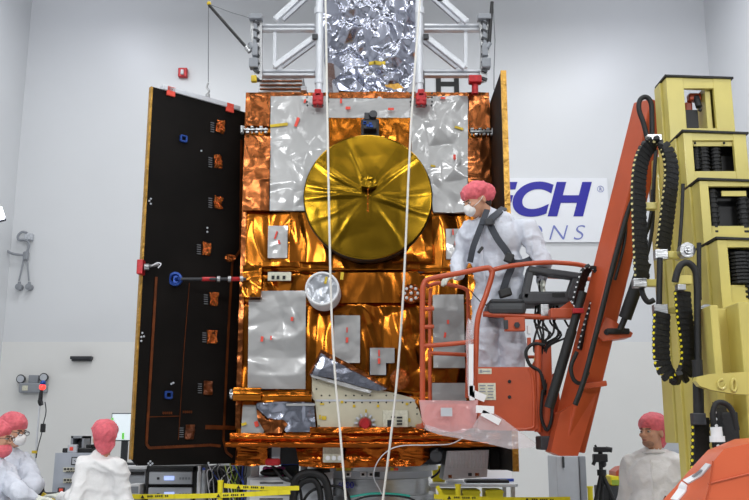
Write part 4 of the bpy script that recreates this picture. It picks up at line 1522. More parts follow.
def hood_pt(u, v):
    """u across the sloped side 0..1 (back to front), v along it"""
    Fi = [at(x, y, 3.15) for x, y in F[1:4]]
    Bi = [at(x, y, 3.6) for x, y in Bk[1:4]]
    i = min(1, int(v * 2))
    f = v * 2 - i
    B0, B1, F0, F1 = Bi[i], Bi[i + 1], Fi[i], Fi[i + 1]
    if u + f <= 1:
        return B0 + (B1 - B0) * f + (F0 - B0) * u
    return F1 + (F0 - F1) * (1 - f) + (B1 - F1) * (1 - u)


q = MB()
corners = [((.22, .08), (.42, .02), (.40, .50), (.14, .60)), ((.14, .63), (.40, .53), (.97, .93), (.74, .985))]


def lab(c, s_, t_):
    a_ = [c[0][k] + (c[1][k] - c[0][k]) * s_ for k in (0, 1)]
    b_ = [c[3][k] + (c[2][k] - c[3][k]) * s_ for k in (0, 1)]
    return hood_pt(a_[0] + (b_[0] - a_[0]) * t_, a_[1] + (b_[1] - a_[1]) * t_)


for li, c in enumerate(corners):
    n_ = (lab(c, 1, .5) - lab(c, 0, .5)).cross(lab(c, .5, 1) - lab(c, .5, 0)).normalized()
    if n_.x > 0:
        n_ = -n_
    q.mi = 0
    for i in range(4):
        for j in range(8):
            cell = [lab(c, i / 4, j / 8), lab(c, (i + 1) / 4, j / 8), lab(c, (i + 1) / 4, (j + 1) / 8), lab(c, i / 4, (j + 1) / 8)]
            q.prism([p_ + n_ * .006 for p_ in cell], n_ * -.005)
    if li:
        q.mi = 1
        for j in range(3):
            a_ = lab(c, .35 + .15 * j, .25) + n_ * .008
            b_ = lab(c, .35 + .15 * j, .6) + n_ * .008
            q.bar(a_, b_, .004, .003, up=n_)
q.build('hood_label', ['paper', 'grey'], hood)
# chassis down to the floor
MB().lohi((1.45, 4.2, .12), (2.9, 5.9, .55), .03).build('chassis', 'orange', lift)
for x in (1.5, 2.8):
    for y in (4.4, 5.7):
        MB().cyl((x - .07, y, .2), (x + .07, y, .2), .2, seg=28).build('wheel', 'rubber', lift, smooth=True)
MB().lohi((1.45, 3.1, .12), (2.6, 4.25, .5), .03).build('chassis_front', 'orange', lift)

# ================================================================== GROUND EQUIPMENT
# ---- round adapter stand beneath the spacecraft
AX, AY = -.02, 8.62
st = thing('adapter_stand', 'round stainless steel ring stand under the gold spacecraft', 'stand', (AX, AY, 0))
zt = at(370, 466.5, 7.95).z
q = MB()
q.lathe([(.60, -.05), (.62, -.045), (.62, 0), (.60, .0)], (AX, AY, zt), 'Z', 72)
q.build('top_ring', 'steel', st, smooth=True)
q = MB()
q.lathe([(.56, -.06), (.56, 0)], (AX, AY, zt - .05), 'Z', 72)
bnd_ = q.build('connector_band', 'lgrey', st, smooth=True)
q = MB()
q.lathe([(.52, -.16), (.53, -.15), (.53, -.01), (.55, 0)], (AX, AY, zt - .11), 'Z', 72)
q.build('drum', 'steel', st, smooth=True)
q = MB()
q.lathe([(.64, -.09), (.66, -.085), (.66, -.05), (.60, -.04), (.60, 0)], (AX, AY, zt - .26), 'Z', 72)
q.build('flange', 'steel', st, smooth=True)
q = MB()
q.lathe([(.5, -(zt - .36)), (.5, 0)], (AX, AY, zt - .35), 'Z', 48)
q.build('pedestal', 'grey', st, smooth=True)
for x in (348, 363, 371, 377):
    c = at(x, 474.5, 8.0)
    MB().box((c.x, 8.05 - .0, c.z), (.05, .08, .045), bev=.005).build('socket', 'white' if x != 377 else 'dark', bnd_)
    MB().box((c.x, 8.005, c.z), (.025, .012, .022)).build('socket_face', 'ink', bnd_)
for x, w, m_ in ((343.5, .13, 'yellowtape'), (392, .03, 'yellowtape'), (396, .04, 'redtape')):
    c = at(x, 470, 7.98)
    MB().box((c.x, 7.985 + .02, zt - .025), (w, .03, .022)).build('ring_label', m_, st)
text('ring_number', '4000', .075, (at(337, 488, 8.07).x, 8.072, at(337, 488, 8.07).z), 'signblue', st)
q = MB()
for k in range(60):
    a = k * math.pi * 2 / 60
    if math.sin(a) < .2:
        q.cyl((AX + math.cos(a) * .585, AY + math.sin(a) * .585, zt - .012), (AX + math.cos(a) * .585, AY + math.sin(a) * .585, zt + .012), .01, seg=6)
o = q.build('bolt_circle', 'steel', st)
o['kind'] = 'stuff'


def cable(pts, r, m_, label, nm='cable', grp=None):
    q = MB()
    q.tube([at(x, y, Y) for x, y, Y in pts], r, 8, 5)
    o = q.build(nm, m_, None, smooth=True)
    tag(o, label, 'cable', grp)
    return o


cable([(463, 438, 7.4), (450, 444, 7.35), (430, 445, 7.35), (400, 446, 7.4), (385, 453, 7.45), (376, 465, 7.5), (374, 478, 7.6), (380, 490, 7.7), (386, 505, 7.7)], .0045, 'cable_w', 'thin pale cable looping from the basket film down to the steel ring')
cable([(345, 505, 7.7), (365, 497, 7.7), (390, 495.5, 7.7), (412, 499, 7.7), (420, 508, 7.7)], .008, 'ink', 'black cable arching low in front of the steel ring')
cable([(350, 497, 7.9), (372, 493.5, 7.9), (395, 494, 7.9), (410, 496, 7.9)], .01, 'cable_t', 'short teal cable lying on the steel ring flange')
for k, pts in enumerate((((293, 505), (295, 482), (303, 474), (317, 474), (326, 482), (330, 505)), ((290, 508), (299, 486), (309, 480), (316, 482), (320, 492), (321, 508)),
                         ((284, 470), (292, 478), (300, 476), (312, 472), (330, 470)), ((270, 462), (282, 478), (292, 482), (300, 490), (302, 508)), ((300, 508), (310, 492), (330, 486), (345, 490), (352, 508)))):
    cable([(x, y, 7.75 + .02 * k) for x, y in pts], (.034, .026, .02, .012, .012)[k], 'rubber', ('thickest black cable bundle arching in front of the steel ring', 'black cable bundle nested under the thickest arch', 'black cable running along the steel ring edge',
          'thin black cable hanging below the red cover', 'thin black cable looping right of the black bundle')[k])

# ---- racks and benches (bottom strip)
def rack(nm, x0, x1, ytop, Y, depth, label, m_='black', cat='rack'):
    a_, b_ = at(x0, ytop, Y), at(x1, ytop, Y)
    t = thing(nm, label, cat, ((a_.x + b_.x) / 2, Y + depth / 2, 0))
    q = MB()
    q.lohi((a_.x, Y, 0), (a_.x + .02, Y + depth, a_.z)).lohi((b_.x - .02, Y, 0), (b_.x, Y + depth, a_.z)).lohi((a_.x, Y, a_.z - .04), (b_.x, Y + depth, a_.z)).lohi((a_.x + .02, Y + .05, 0), (b_.x - .02, Y + depth, a_.z - .04))
    q.build('rack_frame', m_, t)
    return t, a_.x, b_.x, a_.z


t, xa, xb, zz = rack('equipment_rack', 147, 196.5, 466, 8.2, .6, 'black equipment rack with grey units and lit blue displays, under the left panel')
for i, (y0, y1) in enumerate(((471.5, 484), (487.5, 500), (504, 520))):
    za, zb = at(150, y1, 8.2).z, at(150, y0, 8.2).z
    u = MB().lohi((xa + .03, 8.17, za), (xb - .03, 8.25, zb), .006).build('rack_unit', 'lgrey', t)
    MB().lohi((at(164, y1, 8.17).x, 8.163, za + .035), (at(174, y1, 8.17).x, 8.172, za + .07)).build('blue_display', 'lcd', u)
    MB().box((at(158, y1, 8.17).x, 8.165, za + .05), (.02, .012, .02)).build('knob', 'dark', u)
    q = MB()
    for k in range(4):
        q.box((at(180 + k * 3, y1, 8.17).x, 8.166, za + .05), (.016, .01, .02))
    q.build('button', 'grey', u)
MB().lohi((xa + .02, 8.16, at(150, 471, 8.2).z), (xb - .02, 8.2, at(150, 467, 8.2).z)).build('top_unit', 'ink', t)

# white bench with small unit
t = thing('lab_bench', 'white lab bench carrying the monitor, behind the person seen from behind', 'bench', (at(120, 470, 8.5).x, 8.6, 0))
a_, b_ = at(98, 466, 8.3), at(147, 466, 8.3)
MB().lohi((a_.x, 8.3, a_.z - .03), (b_.x, 9.0, a_.z), .006).build('bench_top', 'white', t)
MB().lohi((a_.x + .02, 8.34, 0), (b_.x - .02, 8.98, a_.z - .03)).build('bench_body', 'lgrey', t)
MB().lohi((a_.x + .03, 8.325, a_.z - .08), (b_.x - .03, 8.345, a_.z - .05)).build('dark_shelf_gap', 'ink', t)
zt_b = a_.z
c = at(135, 488, 8.15)
t = thing('bench_meter', 'small white meter with grey screen right beside the smock sleeve', 'meter', (c.x, 8.25, 0))
MB().lohi(at(129, 499, 8.1), at(140, 484, 8.1) + V((0, .2, 0)), .01).build('housing', 'white', t)
MB().lohi(at(130.5, 493.5, 8.095), at(138.5, 486.5, 8.095) + V((0, .006, 0))).build('screen', 'grey', t)
q = MB()
q.lohi((at(129, 499, 8.1).x, 8.12, 0), (at(140, 499, 8.1).x, 8.28, at(129, 499, 8.1).z))
q.build('stand_leg', 'grey', t)
# monitor
t = thing('monitor', 'monitor with glowing white screen beside the left edge of the black panel', 'monitor', (at(123, 440, 8.6).x, 8.6, zt_b))
a_, b_ = at(110, 441, 8.6), at(142, 413, 8.6)
MB().lohi(a_, b_ + V((0, .04, 0)), .006).build('bezel', 'dark', t)
MB().lohi(at(111, 440, 8.595), at(141, 414, 8.595) + V((0, .006, 0))).build('screen', 'screen', t)
MB().lohi((at(124, 440, 8.6).x - .03, 8.62, zt_b), (at(124, 440, 8.6).x + .03, 8.65, a_.z + .02)).lohi((at(124, 440, 8.6).x - .14, 8.5, zt_b), (at(124, 440, 8.6).x + .14, 8.75, zt_b + .02)).build('monitor_stand', 'dark', t)
q = MB()
q.box(at(123, 436, 8.59), (.02, .006, .06)).box(at(112.5, 419, 8.59), (.02, .006, .02))
q.build('green_mark', mat('screen_green', (120, 220, 90), .4, emit=(120, 220, 90), estr=.6), t)

# grey instrument rack left
t = thing('test_console', 'pale grey test console with dial windows, left of the person seen from behind', 'console', (at(75, 470, 7.9).x, 8.2, 0))
a_, b_ = at(53, 453, 7.8), at(95, 453, 7.8)
pts = [V((a_.x, 7.8, 0)), V((b_.x, 7.8, 0)), V((b_.x, 7.8, a_.z)), V((a_.x + .02, 7.8, a_.z))]
MB().prism(pts, (0, .45, 0)).build('cabinet', 'instr', t)
for x in (75, 85):
    q = MB()
    q.lohi(at(x - 4, 465, 7.79), at(x + 4, 457, 7.79) + V((0, .01, 0)))
    q.mi = 1
    q.lohi(at(x - 3, 464, 7.784), at(x + 3, 458, 7.784) + V((0, .006, 0)))
    q.mi = 0
    q.box(at(x, 461, 7.78), (.02, .004, .004), rot=Matrix.Rotation(.6, 3, 'Y'))
    q.build('dial', ['ink', 'lgrey'], t)
for y in (469, 480):
    q = MB()
    q.lohi(at(63, y + 3, 7.785), at(82, y - 1.5, 7.785) + V((0, .016, 0)))
    q.mi = 1
    for i in range(5):
        q.box(at(65 + i * 3.2, y, 7.782), (.018, .006, .014))
        q.box(at(67 + i * 2.4, y + 2.6, 7.782), (.014, .006, .006))
    q.build('label_strip', ['sticker', 'ink'], t)
ztc = a_.z
for x0, x1, y, m_, nm, lab, cat in ((70, 84.5, 436, 'grey', 'wall_pass_box', 'square grey open box above the grey test console', 'box'),):
    o = thing(nm, lab, cat, at(77, 452, 8.2))
    q = MB()
    A1, B1 = at(x0, 452, 8.2), at(x1, y, 8.2)
    A1.z = ztc
    th = .02
    q.lohi((A1.x, 8.2, A1.z), (A1.x + th, 8.4, B1.z)).lohi((B1.x - th, 8.2, A1.z), (B1.x, 8.4, B1.z)).lohi((A1.x, 8.2, B1.z - th), (B1.x, 8.4, B1.z)).lohi((A1.x, 8.2, A1.z), (B1.x, 8.4, A1.z + th)).lohi((A1.x, 8.37, A1.z), (B1.x, 8.4, B1.z))
    q.build('case', m_, o)
    MB().lohi((A1.x + .03, 8.3, A1.z + .05), (B1.x - .03, 8.34, B1.z - .04)).build('dark_panel', 'dark', o)
q = MB()
A1 = at(74, 450, 8.0)
q.box((A1.x + .06, 8.0, ztc + .02), (.26, .2, .04), bev=.008).box((A1.x + .14, 8.0, ztc + .055), (.05, .08, .03), bev=.006).cyl((A1.x + .19, 8.0, ztc + .04), (A1.x + .19, 8.0, ztc + .09), .02)
tag(q.build('black_module', 'ink'), 'low black module lying on top of the grey test console', 'module')
q = MB()
A1 = at(75.5, 448, 7.95)
q.box((A1.x, 7.88, ztc + .035), (.08, .04, .07), bev=.006)
o = q.build('small_pink_box', 'lgrey')
tag(o, 'tiny white box with pink mark in front of the black module', 'box')
MB().box((A1.x - .005, 7.858, ztc + .035), (.03, .004, .03)).build('pink_mark', 'redtape', o)
q = MB()
A1 = at(63, 452, 7.9)
q.cyl((A1.x, 7.95, ztc), (A1.x, 7.95, ztc + .035), .012)
tag(q.build('console_knob', 'dark'), 'small dark knob on the top left of the grey test console', 'knob')
# chair back at the far left, black
t = thing('swivel_chair', 'black swivel chair between the left pair and the grey test console', 'chair', (at(44, 480, 7.35).x, 7.35, 0))
MB().tube([at(x, y, 7.35) for x, y in ((39, 478), (40, 486), (42, 494), (50, 499), (51, 510))], .03, 10).build('backrest_frame', 'black', t, smooth=True)
MB().box((at(56, 500, 7.35).x, 7.35, .95), (.34, .08, .5), bev=.04).build('backrest', 'black', t)
MB().box((at(56, 500, 7.35).x, 7.5, .55), (.36, .36, .08), bev=.03).build('seat', 'black', t)
MB().cyl((at(56, 500, 7.35).x, 7.5, .06), (at(56, 500, 7.35).x, 7.4, .55), .03).build('column', 'dark', t)
q = MB()
for k in range(5):
    a = k * 1.2566
    c0 = V((at(56, 500, 7.35).x, 7.5, .09))
    q.bar(c0, c0 + V((math.cos(a) * .28, math.sin(a) * .28, -.05)), .04, .03)
q.build('foot_star', 'dark', t)
q = MB()
q.box(at(61, 492, 7.0), (.05, .03, .07), bev=.008)
o = q.build('handheld_meter', 'dark')
tag(o, 'small dark handheld meter in gloved hand of person seen from behind', 'meter')
MB().box(at(61, 490, 6.98), (.03, .006, .02)).build('meter_display', 'redtape', o)
q = MB()
q.box(at(48, 499, 7.1), (.12, .02, .05), rot=Matrix.Rotation(.5, 3, 'Y'), bev=.004)
tag(q.build('yellow_tag', 'yellowtape'), 'yellow tag low beside the black chair at left', 'tag')

# ---- shelf with cable tangle
t, xa, xb, zz = rack('open_cable_rack', 208, 245, 466, 8.3, .5, 'dark open rack full of tangled wires, right of the lit equipment rack', 'dark')
random.seed(5)
for i, y in enumerate((476, 486)):
    MB().lohi((xa + .02, 8.26, at(210, y + 3, 8.3).z), (xb - .02, 8.34, at(210, y, 8.3).z)).build('shelf', 'ink', t)
for k in range(22):
    m_ = random.choice(['cable_g', 'cable_g', 'cable_w', 'cable_b', 'dark', 'dark', 'steel', 'cable_w'])
    x = random.uniform(206, 246)
    x2 = min(244, max(209, x + random.uniform(-16, 16)))
    MB().tube([at(x, random.uniform(463, 470), 8.2), at((x + x2) / 2 + random.uniform(-5, 5), random.uniform(470, 480), 8.12), at(x2, random.uniform(482, 490), 8.14), at(x2 + random.uniform(-4, 4), 503, 8.18)], .005, 6, 4).build('wire', m_, t)
for x in (238, 243.5):
    MB().lohi(at(x, 505, 8.2), at(x + 1.6, 466, 8.2) + V((0, .02, 0))).build('upright', 'grey', t)
for x, y0, m_, lab in ((199.5, 468, 'white', 'leftmost white bottle between the two racks'), (204, 470, 'lgrey', 'pale bottle with blue cap between the two racks')):
    c = at(x, y0, 8.15)
    t = thing('tall_bottle', lab, 'bottle', (c.x, 8.15, 0))
    MB().cyl((c.x, 8.15, 1.1), (c.x, 8.15, c.z - .03), .018).cyl((c.x, 8.15, c.z - .03), (c.x, 8.15, c.z), .012).build('bottle_body', m_, t, smooth=True)
    MB().cyl((c.x, 8.15, c.z), (c.x, 8.15, c.z + .02), .014).build('cap', 'cable_b' if m_ == 'lgrey' else 'white', t)
    MB().lohi((c.x - .02, 8.12, 0), (c.x + .02, 8.18, 1.1)).build('pedestal', 'grey', t)

# ---- white drawer cabinet with things on top
t = thing('drawer_cabinet', 'white drawer cabinet below the red cover, left of the steel ring', 'cabinet', (at(272, 480, 8.3).x, 8.4, 0))
a_, b_ = at(247, 477, 8.1), at(297, 477, 8.1)
MB().lohi((a_.x, 8.1, 0), (b_.x, 8.6, a_.z), .008).build('cabinet', 'lgrey', t)
for i in range(3):
    y = 480 + i * 8
    dr_ = MB().lohi((a_.x + .03, 8.085, at(250, y + 7, 8.1).z), (b_.x - .03, 8.11, at(250, y, 8.1).z), .004).build('drawer', 'white' if i != 1 else 'grey', t)
    MB().lohi((a_.x + .12, 8.07, at(250, y + 3.4, 8.1).z), (b_.x - .12, 8.09, at(250, y + 2.2, 8.1).z)).build('drawer_handle', 'dark', dr_)
zc = a_.z
q = MB()
for k in range(8):
    c = at(266 + k * 2.3, 470 + (k % 3) - 1, 8.2)
    q.sph((c.x, 8.2 + .02 * (k % 2), max(c.z, zc + .06)), (.032, .03, .026), 10)
q.box((at(274, 470, 8.2).x, 8.22, zc + .035), (.17, .08, .07))
tag(q.build('pink_bag', 'pinkbag', smooth=True), 'crinkled bright pink bag on the white drawer cabinet', 'bag')
c = at(272, 475, 8.15)
q = MB()
q.sph((c.x, 8.16, zc + .035), (.11, .05, .035)).sph((c.x + .05, 8.14, zc + .045), (.05, .04, .03))
tag(q.build('black_pouch', 'rubber', smooth=True), 'low black pouch in front of the pink bag', 'pouch')
c = at(290, 472, 8.3)
q = MB()
q.box((c.x, 8.3, zc + .05), (.16, .12, .1), bev=.01)
o = q.build('dark_case', 'dark')
tag(o, 'small dark case with blue lid on the cabinet right of the pink bag', 'case')
MB().box((c.x, 8.3, zc + .104), (.165, .125, .01)).build('blue_lid', 'cable_b', o)
c = at(255, 473, 8.25)
q = MB()
q.box((c.x, 8.25, zc + .06), (.07, .08, .12), bev=.006)
o = q.build('white_dispenser', 'white')
tag(o, 'white tissue dispenser with red button on left end of the drawer cabinet', 'dispenser')
MB().box((c.x + .02, 8.25, zc + .13), (.03, .03, .025)).build('red_button', 'redtape', o)
MB().box((c.x, 8.25, zc + .116), (.04, .05, .02)).build('nozzle_base', 'dark', o)

# white control cabinet left of ring under 4000
t = thing('junction_cabinet', 'white cabinet behind the black cable bundle, left of the steel ring', 'cabinet', (at(312, 480, 8.0).x, 8.05, 0))
a_, b_ = at(299, 471, 7.93), at(333, 471, 7.93)
MB().lohi((a_.x, 7.93, 0), (b_.x, 8.02, a_.z), .008).build('case', 'lgrey', t)
MB().box((at(304, 468, 7.95).x, 7.94, a_.z + .01), (.06, .05, .1), bev=.006).build('connector', 'grey', t)

# ---- caution tape and stanchions
def tape(x0, y0, x1, y1, Y, h, label, Y2=None):
    a_, b_ = at(x0, y0, Y), at(x1, y1, Y2 or Y)
    q = MB()
    n = 14
    rng = [a_.lerp(b_, i / n) + V((0, 0, -.012 * math.sin(math.pi * i / n))) for i in range(n + 1)]
    for i in range(n):
        q.mi = 0
        q.bar(rng[i], rng[i + 1] + (rng[i + 1] - rng[i]) * .03, .004, h, up=(0, 0, 1))
    d_ = (b_ - a_).normalized()
    L_ = (b_ - a_).length
    k_ = .12
    while k_ < L_ - .3:
        i = min(n - 1, int(k_ / L_ * n))
        c = rng[i].lerp(rng[i + 1], k_ / L_ * n - i)
        q.mi = 1
        q.prism([c + V((-.016, -.006, -.014)), c + V((.016, -.006, -.014)), c + V((0, -.006, .014))], (0, .003, 0))
        for j in range(11):
            if j not in (3, 8):
                q.box(c + d_ * (.045 + j * .016) + V((0, -.004, 0)), (.010, .004, .014))
        k_ += .62
    return tag(q.build('caution_tape', ['caution', 'ink']), label, 'tape', 'yellow caution tapes')


tape(128, 496.5, 290, 492, 7.5, .038, 'long lower yellow caution tape in front of the equipment racks')
tape(224, 485.5, 299, 488, 7.55, .036, 'short upper yellow caution tape right of the yellow post')
tape(434, 496.5, 570, 499, 7.3, .036, 'yellow caution tape below the white table at right')
tape(437, 486, 447, 500, 7.35, .03, 'short slanted yellow caution tape end at the right table')
def stanchion(px, ytop, Y, label):
    c = at(px, ytop, Y)
    t = thing('yellow_stanchion', label, 'post', (c.x, Y, 0), 'yellow stanchions')
    MB().cyl((c.x, Y, .03), (c.x, Y, c.z), .022, seg=16).build('post', 'caution', t, smooth=True)
    MB().cyl((c.x, Y, 0), (c.x, Y, .03), .16, seg=28).build('base', 'ink', t, smooth=True)
    MB().cyl((c.x, Y, c.z), (c.x, Y, c.z + .015), .026).build('post_cap', 'caution', t)


stanchion(220.5, 482, 7.53, 'yellow post holding the tapes below the left side of the spacecraft')
stanchion(458, 486, 7.35, 'yellow post in front of the white table at right')
stanchion(590, 488, 7.6, 'yellow post at the foot of the camera tripod')

# ---- work table right
Yt = 9.35
t = thing('work_table', 'silver edged work table with yellow bins below, right of the steel ring', 'table', (at(475, 486, Yt).x, Yt + .3, 0))
a_, b_ = at(430, 487, Yt), at(518, 483.5, Yt)
MB().lohi((a_.x, Yt, a_.z), (b_.x, Yt + .7, b_.z), .008).build('tabletop', 'alu', t)
for x in (a_.x + .04, b_.x - .05):
    for y in (Yt + .04, Yt + .66):
        MB().lohi((x - .02, y - .02, 0), (x + .02, y + .02, a_.z)).build('leg', 'steel', t)
ztb = b_.z
for i, x in enumerate((449, 471, 494)):
    q = MB()
    c = at(x, 497, Yt + .1)
    q.lohi((c.x - .09, Yt + .06, a_.z - .3), (c.x + .09, Yt + .4, a_.z - .03), .01)
    q.box((c.x, Yt + .055, a_.z - .055), (.19, .02, .02))
    tag(q.build('yellow_bin', 'caution'), ('leftmost of three yellow bins under the work table', 'middle of three yellow bins under the work table', 'rightmost of three yellow bins under the work table')[i], 'bin', 'yellow bins under the table')
    MB().lohi((c.x - .1, Yt + .05, 0), (c.x + .1, Yt + .42, .05)) if False else None
MB().lohi((a_.x + .06, Yt + .05, a_.z - .33), (b_.x - .07, Yt + .65, a_.z - .3)).build('lower_shelf', 'alu', t)
q = MB()
c = at(490, 481.5, Yt)
q.lohi((at(466, 481, Yt + .1).x, Yt + .08, ztb), (at(509, 481, Yt + .1).x, Yt + .3, ztb + .03), .006)
o = q.build('black_keyboard', 'ink')
tag(o, 'flat black keyboard lying on the work table', 'keyboard')
MB().lohi((at(468, 481, Yt + .1).x, Yt + .1, ztb + .03), (at(500, 481, Yt + .1).x, Yt + .27, ztb + .036)).build('key_field', 'dark', o)
q = MB()
q.lohi((at(447, 481, Yt + .1).x, Yt + .06, ztb), (at(464, 481, Yt + .1).x, Yt + .3, ztb + .035), .01)
tag(q.build('paper_stack', 'paper'), 'small stack of white paper left of the keyboard on the work table', 'paper')
q = MB()
rt = Matrix.Rotation(R(-38), 3, 'X')
c = at(496, 471, Yt + .45)
q.box((c.x, Yt + .5, ztb + .13), (.34, .02, .3), rot=Matrix.Rotation(R(-35), 3, 'X'))
o = q.build('document_board', 'paper')
tag(o, 'tilted white document board with blue lower edge behind the keyboard', 'document')
q = MB()
q.box((c.x, Yt + .40, ztb + .015), (.36, .03, .03))
q.build('blue_edge', 'cable_b', o)
q = MB()
a2_, b2_ = at(433, 484, Yt + .3), at(445, 466, Yt + .3)
q.lohi((a2_.x, Yt + .3, ztb), (b2_.x, Yt + .42, b2_.z), .01)
o = q.build('yellow_case', 'caution')
tag(o, 'upright yellow case on the left end of the work table', 'case')
MB().tube([at(x, y, Yt + .2) for x, y in ((431, 478), (437, 474), (441, 468), (443, 461))], .012, 8).build('black_strap', 'rubber', o)

# ---- right background: cabinet, tripod, stool
t = thing('tall_cabinet', 'light grey cabinet with darker side post, right of the orange arm foot', 'cabinet', (at(570, 480, 10).x, 10.2, 0))
a_, b_ = at(556, 456, 10.0), at(578.5, 456, 10.0)
MB().lohi((a_.x, 10, 0), (b_.x, 10.5, a_.z), .01).build('cabinet_body', 'lgrey', t)
MB().lohi((b_.x + .003, 9.97, 0), (at(585, 456, 10).x, 10.5, a_.z), .01).build('side_post', 'grey', t)
MB().box((at(563, 462, 10).x, 9.985, at(563, 462, 10).z), (.02, .03, .12)).build('door_handle', 'dark', t)
c = at(605, 470, 7.9)
t = thing('camera_tripod', 'black camera tripod with head and small camera, left of the standing smocked person', 'tripod', (c.x, 7.9, 0))
hub = at(602, 478, 7.9)
hub.z = at(602, 472, 7.9).z
MB().cyl(hub + V((0, 0, -.12)), at(600, 455, 7.9), .018).cyl(hub + V((0, 0, -.03)), hub + V((0, 0, .02)), .04).build('centre_column', 'black', t)
for k, (dx, dy) in enumerate(((-.42, -.25), (.45, -.2), (.02, .48))):
    q = MB()
    e = V((hub.x + dx, hub.y + dy, .012))
    m_ = hub.lerp(e, .5)
    q.cyl(hub, m_, .018, seg=10).cyl(m_, e, .012, seg=10)
    q.build('leg', 'black', t, smooth=True)
MB().box(at(600, 458, 7.9), (.12, .08, .07), bev=.01).cyl(at(600, 457, 7.9), at(600.5, 451.5, 7.9), .02).cyl(at(596, 458, 7.9), at(593, 465, 7.9), .016).sph(at(603, 464, 7.9), .03).build('pan_head', 'black', t)
q = MB()
q.box(at(601, 449.5, 7.9), (.12, .08, .045), bev=.008).cyl(at(606, 449, 7.88), at(612, 450, 7.86), .022).cyl(at(597, 449, 7.9), at(595, 445, 7.9), .010)
o = q.build('video_camera', 'black')
tag(o, 'small black video camera mounted on the camera tripod', 'camera')
for x0, x1, y0, y1, Y, m_, lab, nm in ((611, 628, 486, 505, 8.6, 'dark', 'large dark case lowest behind the camera tripod', 'dark_case'),
                                      (611, 628, 476, 485.5, 8.6, 'caution', 'yellow and green case stacked on the dark case by the tripod', 'yellow_case'),):
    a_, b_ = at(x0, y1, Y), at(x1, y0, Y)
    q = MB()
    q.lohi((a_.x, Y, a_.z if m_ != 'dark' else 0), (b_.x, Y + .35, b_.z), .01)
    o = q.build(nm, m_)
    tag(o, lab, 'case')
    if m_ == 'dark':
        MB().box(at(622, 496, Y - .004), (.05, .006, .05)).build('white_logo_mark', 'white', o)
        ztop = b_.z
    else:
        MB().lohi(at(612, 485, Y - .006), at(619, 480, Y - .006) + V((0, .008, 0))).build('green_panel', 'cable_g', o)
        zy = b_.z
q = MB()
a_, b_ = at(616, 475, 8.6), at(628, 466, 8.6)
q.prism([V((a_.x, 8.6, zy)), V((b_.x, 8.6, zy)), V((b_.x, 8.6, zy + .09)), V((a_.x + .06, 8.6, zy + .08)), V((a_.x, 8.6, zy + .04))], (0, .25, 0))
tag(q.build('red_bag', 'orange'), 'red-orange bag on top of the yellow case by the tripod', 'bag')
q = MB()
a_ = at(607, 478, 8.5)
q.box((a_.x, 8.72, (ztop + 0) / 2), (.1, .2, ztop), bev=.01)
tag(q.build('narrow_dark_box', 'ink'), 'narrow black box standing left of the stacked cases', 'box')
# pale monitor behind the smocked person
t = thing('wall_poster_stand', 'pale panel with grey frame behind the right smocked person', 'panel', (at(676, 460, 9).x, 9.0, 0))
a_, b_ = at(664, 470, 9.0), at(684, 441, 9.0)
MB().lohi(a_, b_ + V((0, .03, 0)), .006).build('frame', 'lgrey', t)
MB().lohi(at(669, 462, 8.99), at(682, 450, 8.99) + V((0, .01, 0))).build('grey_picture', 'instr', t)
MB().lohi(((a_.x + b_.x) / 2 - .03, 9.0, 0), ((a_.x + b_.x) / 2 + .03, 9.04, a_.z)).build('stand_post', 'grey', t)

# ================================================================== PEOPLE
def fuse(mb, name, m, voxel, parent, wr=0.0, wsc=7, wseed=0, smooth_it=2, stretch=(1, 1, 1)):
    """union of overlapping volumes into one continuous skin"""
    me = bpy.data.meshes.new('tmp')
    mb.bm.to_mesh(me)
    mb.bm.free()
    o = bpy.data.objects.new('tmp', me)
    COL.objects.link(o)
    md = o.modifiers.new('r', 'REMESH')
    md.mode = 'VOXEL'
    md.voxel_size = voxel
    if smooth_it:
        ms = o.modifiers.new('s', 'SMOOTH')
        ms.iterations = smooth_it
        ms.factor = .6
    dg = bpy.context.evaluated_depsgraph_get()
    out = bpy.data.meshes.new_from_object(o.evaluated_get(dg))
    bpy.data.objects.remove(o)
    bpy.data.meshes.remove(me)
    out.name = name
    if wr:
        sx, sy, sz = stretch
        nv = len(out.vertices)
        co = [0.0] * (nv * 3)
        no = [0.0] * (nv * 3)
        out.vertices.foreach_get('co', co)
        out.vertex_normals.foreach_get('vector', no)
        for i in range(nv):
            c = V(co[3 * i:3 * i + 3])
            n = V(no[3 * i:3 * i + 3])
            w = noise.noise_vector(c * 3 + V((wseed, 0, 0))) * .9
            p = V((c.x * wsc * sx, c.y * wsc * sy, c.z * wsc * sz)) + w + V((wseed, 3, 1))
            f1 = max(0, 1 - 3.2 * abs(noise.noise(p * .6)))
            f2 = max(0, 1 - 3.0 * abs(noise.noise(p * 1.3 + V((7, 7, 7)))))
            c = c + n * (wr * (.45 * noise.noise(p * .35) + .42 * f1 * f1 + .22 * f2 * f2 - .12))
            co[3 * i:3 * i + 3] = c
        out.vertices.foreach_set('co', co)
        out.update()
    out.materials.clear()
    out.materials.append(M[m])
    out.polygons.foreach_set('use_smooth', [True] * len(out.polygons))
    ob = bpy.data.objects.new(name, out)
    COL.objects.link(ob)
    if parent:
        attach(ob, parent)
    return ob


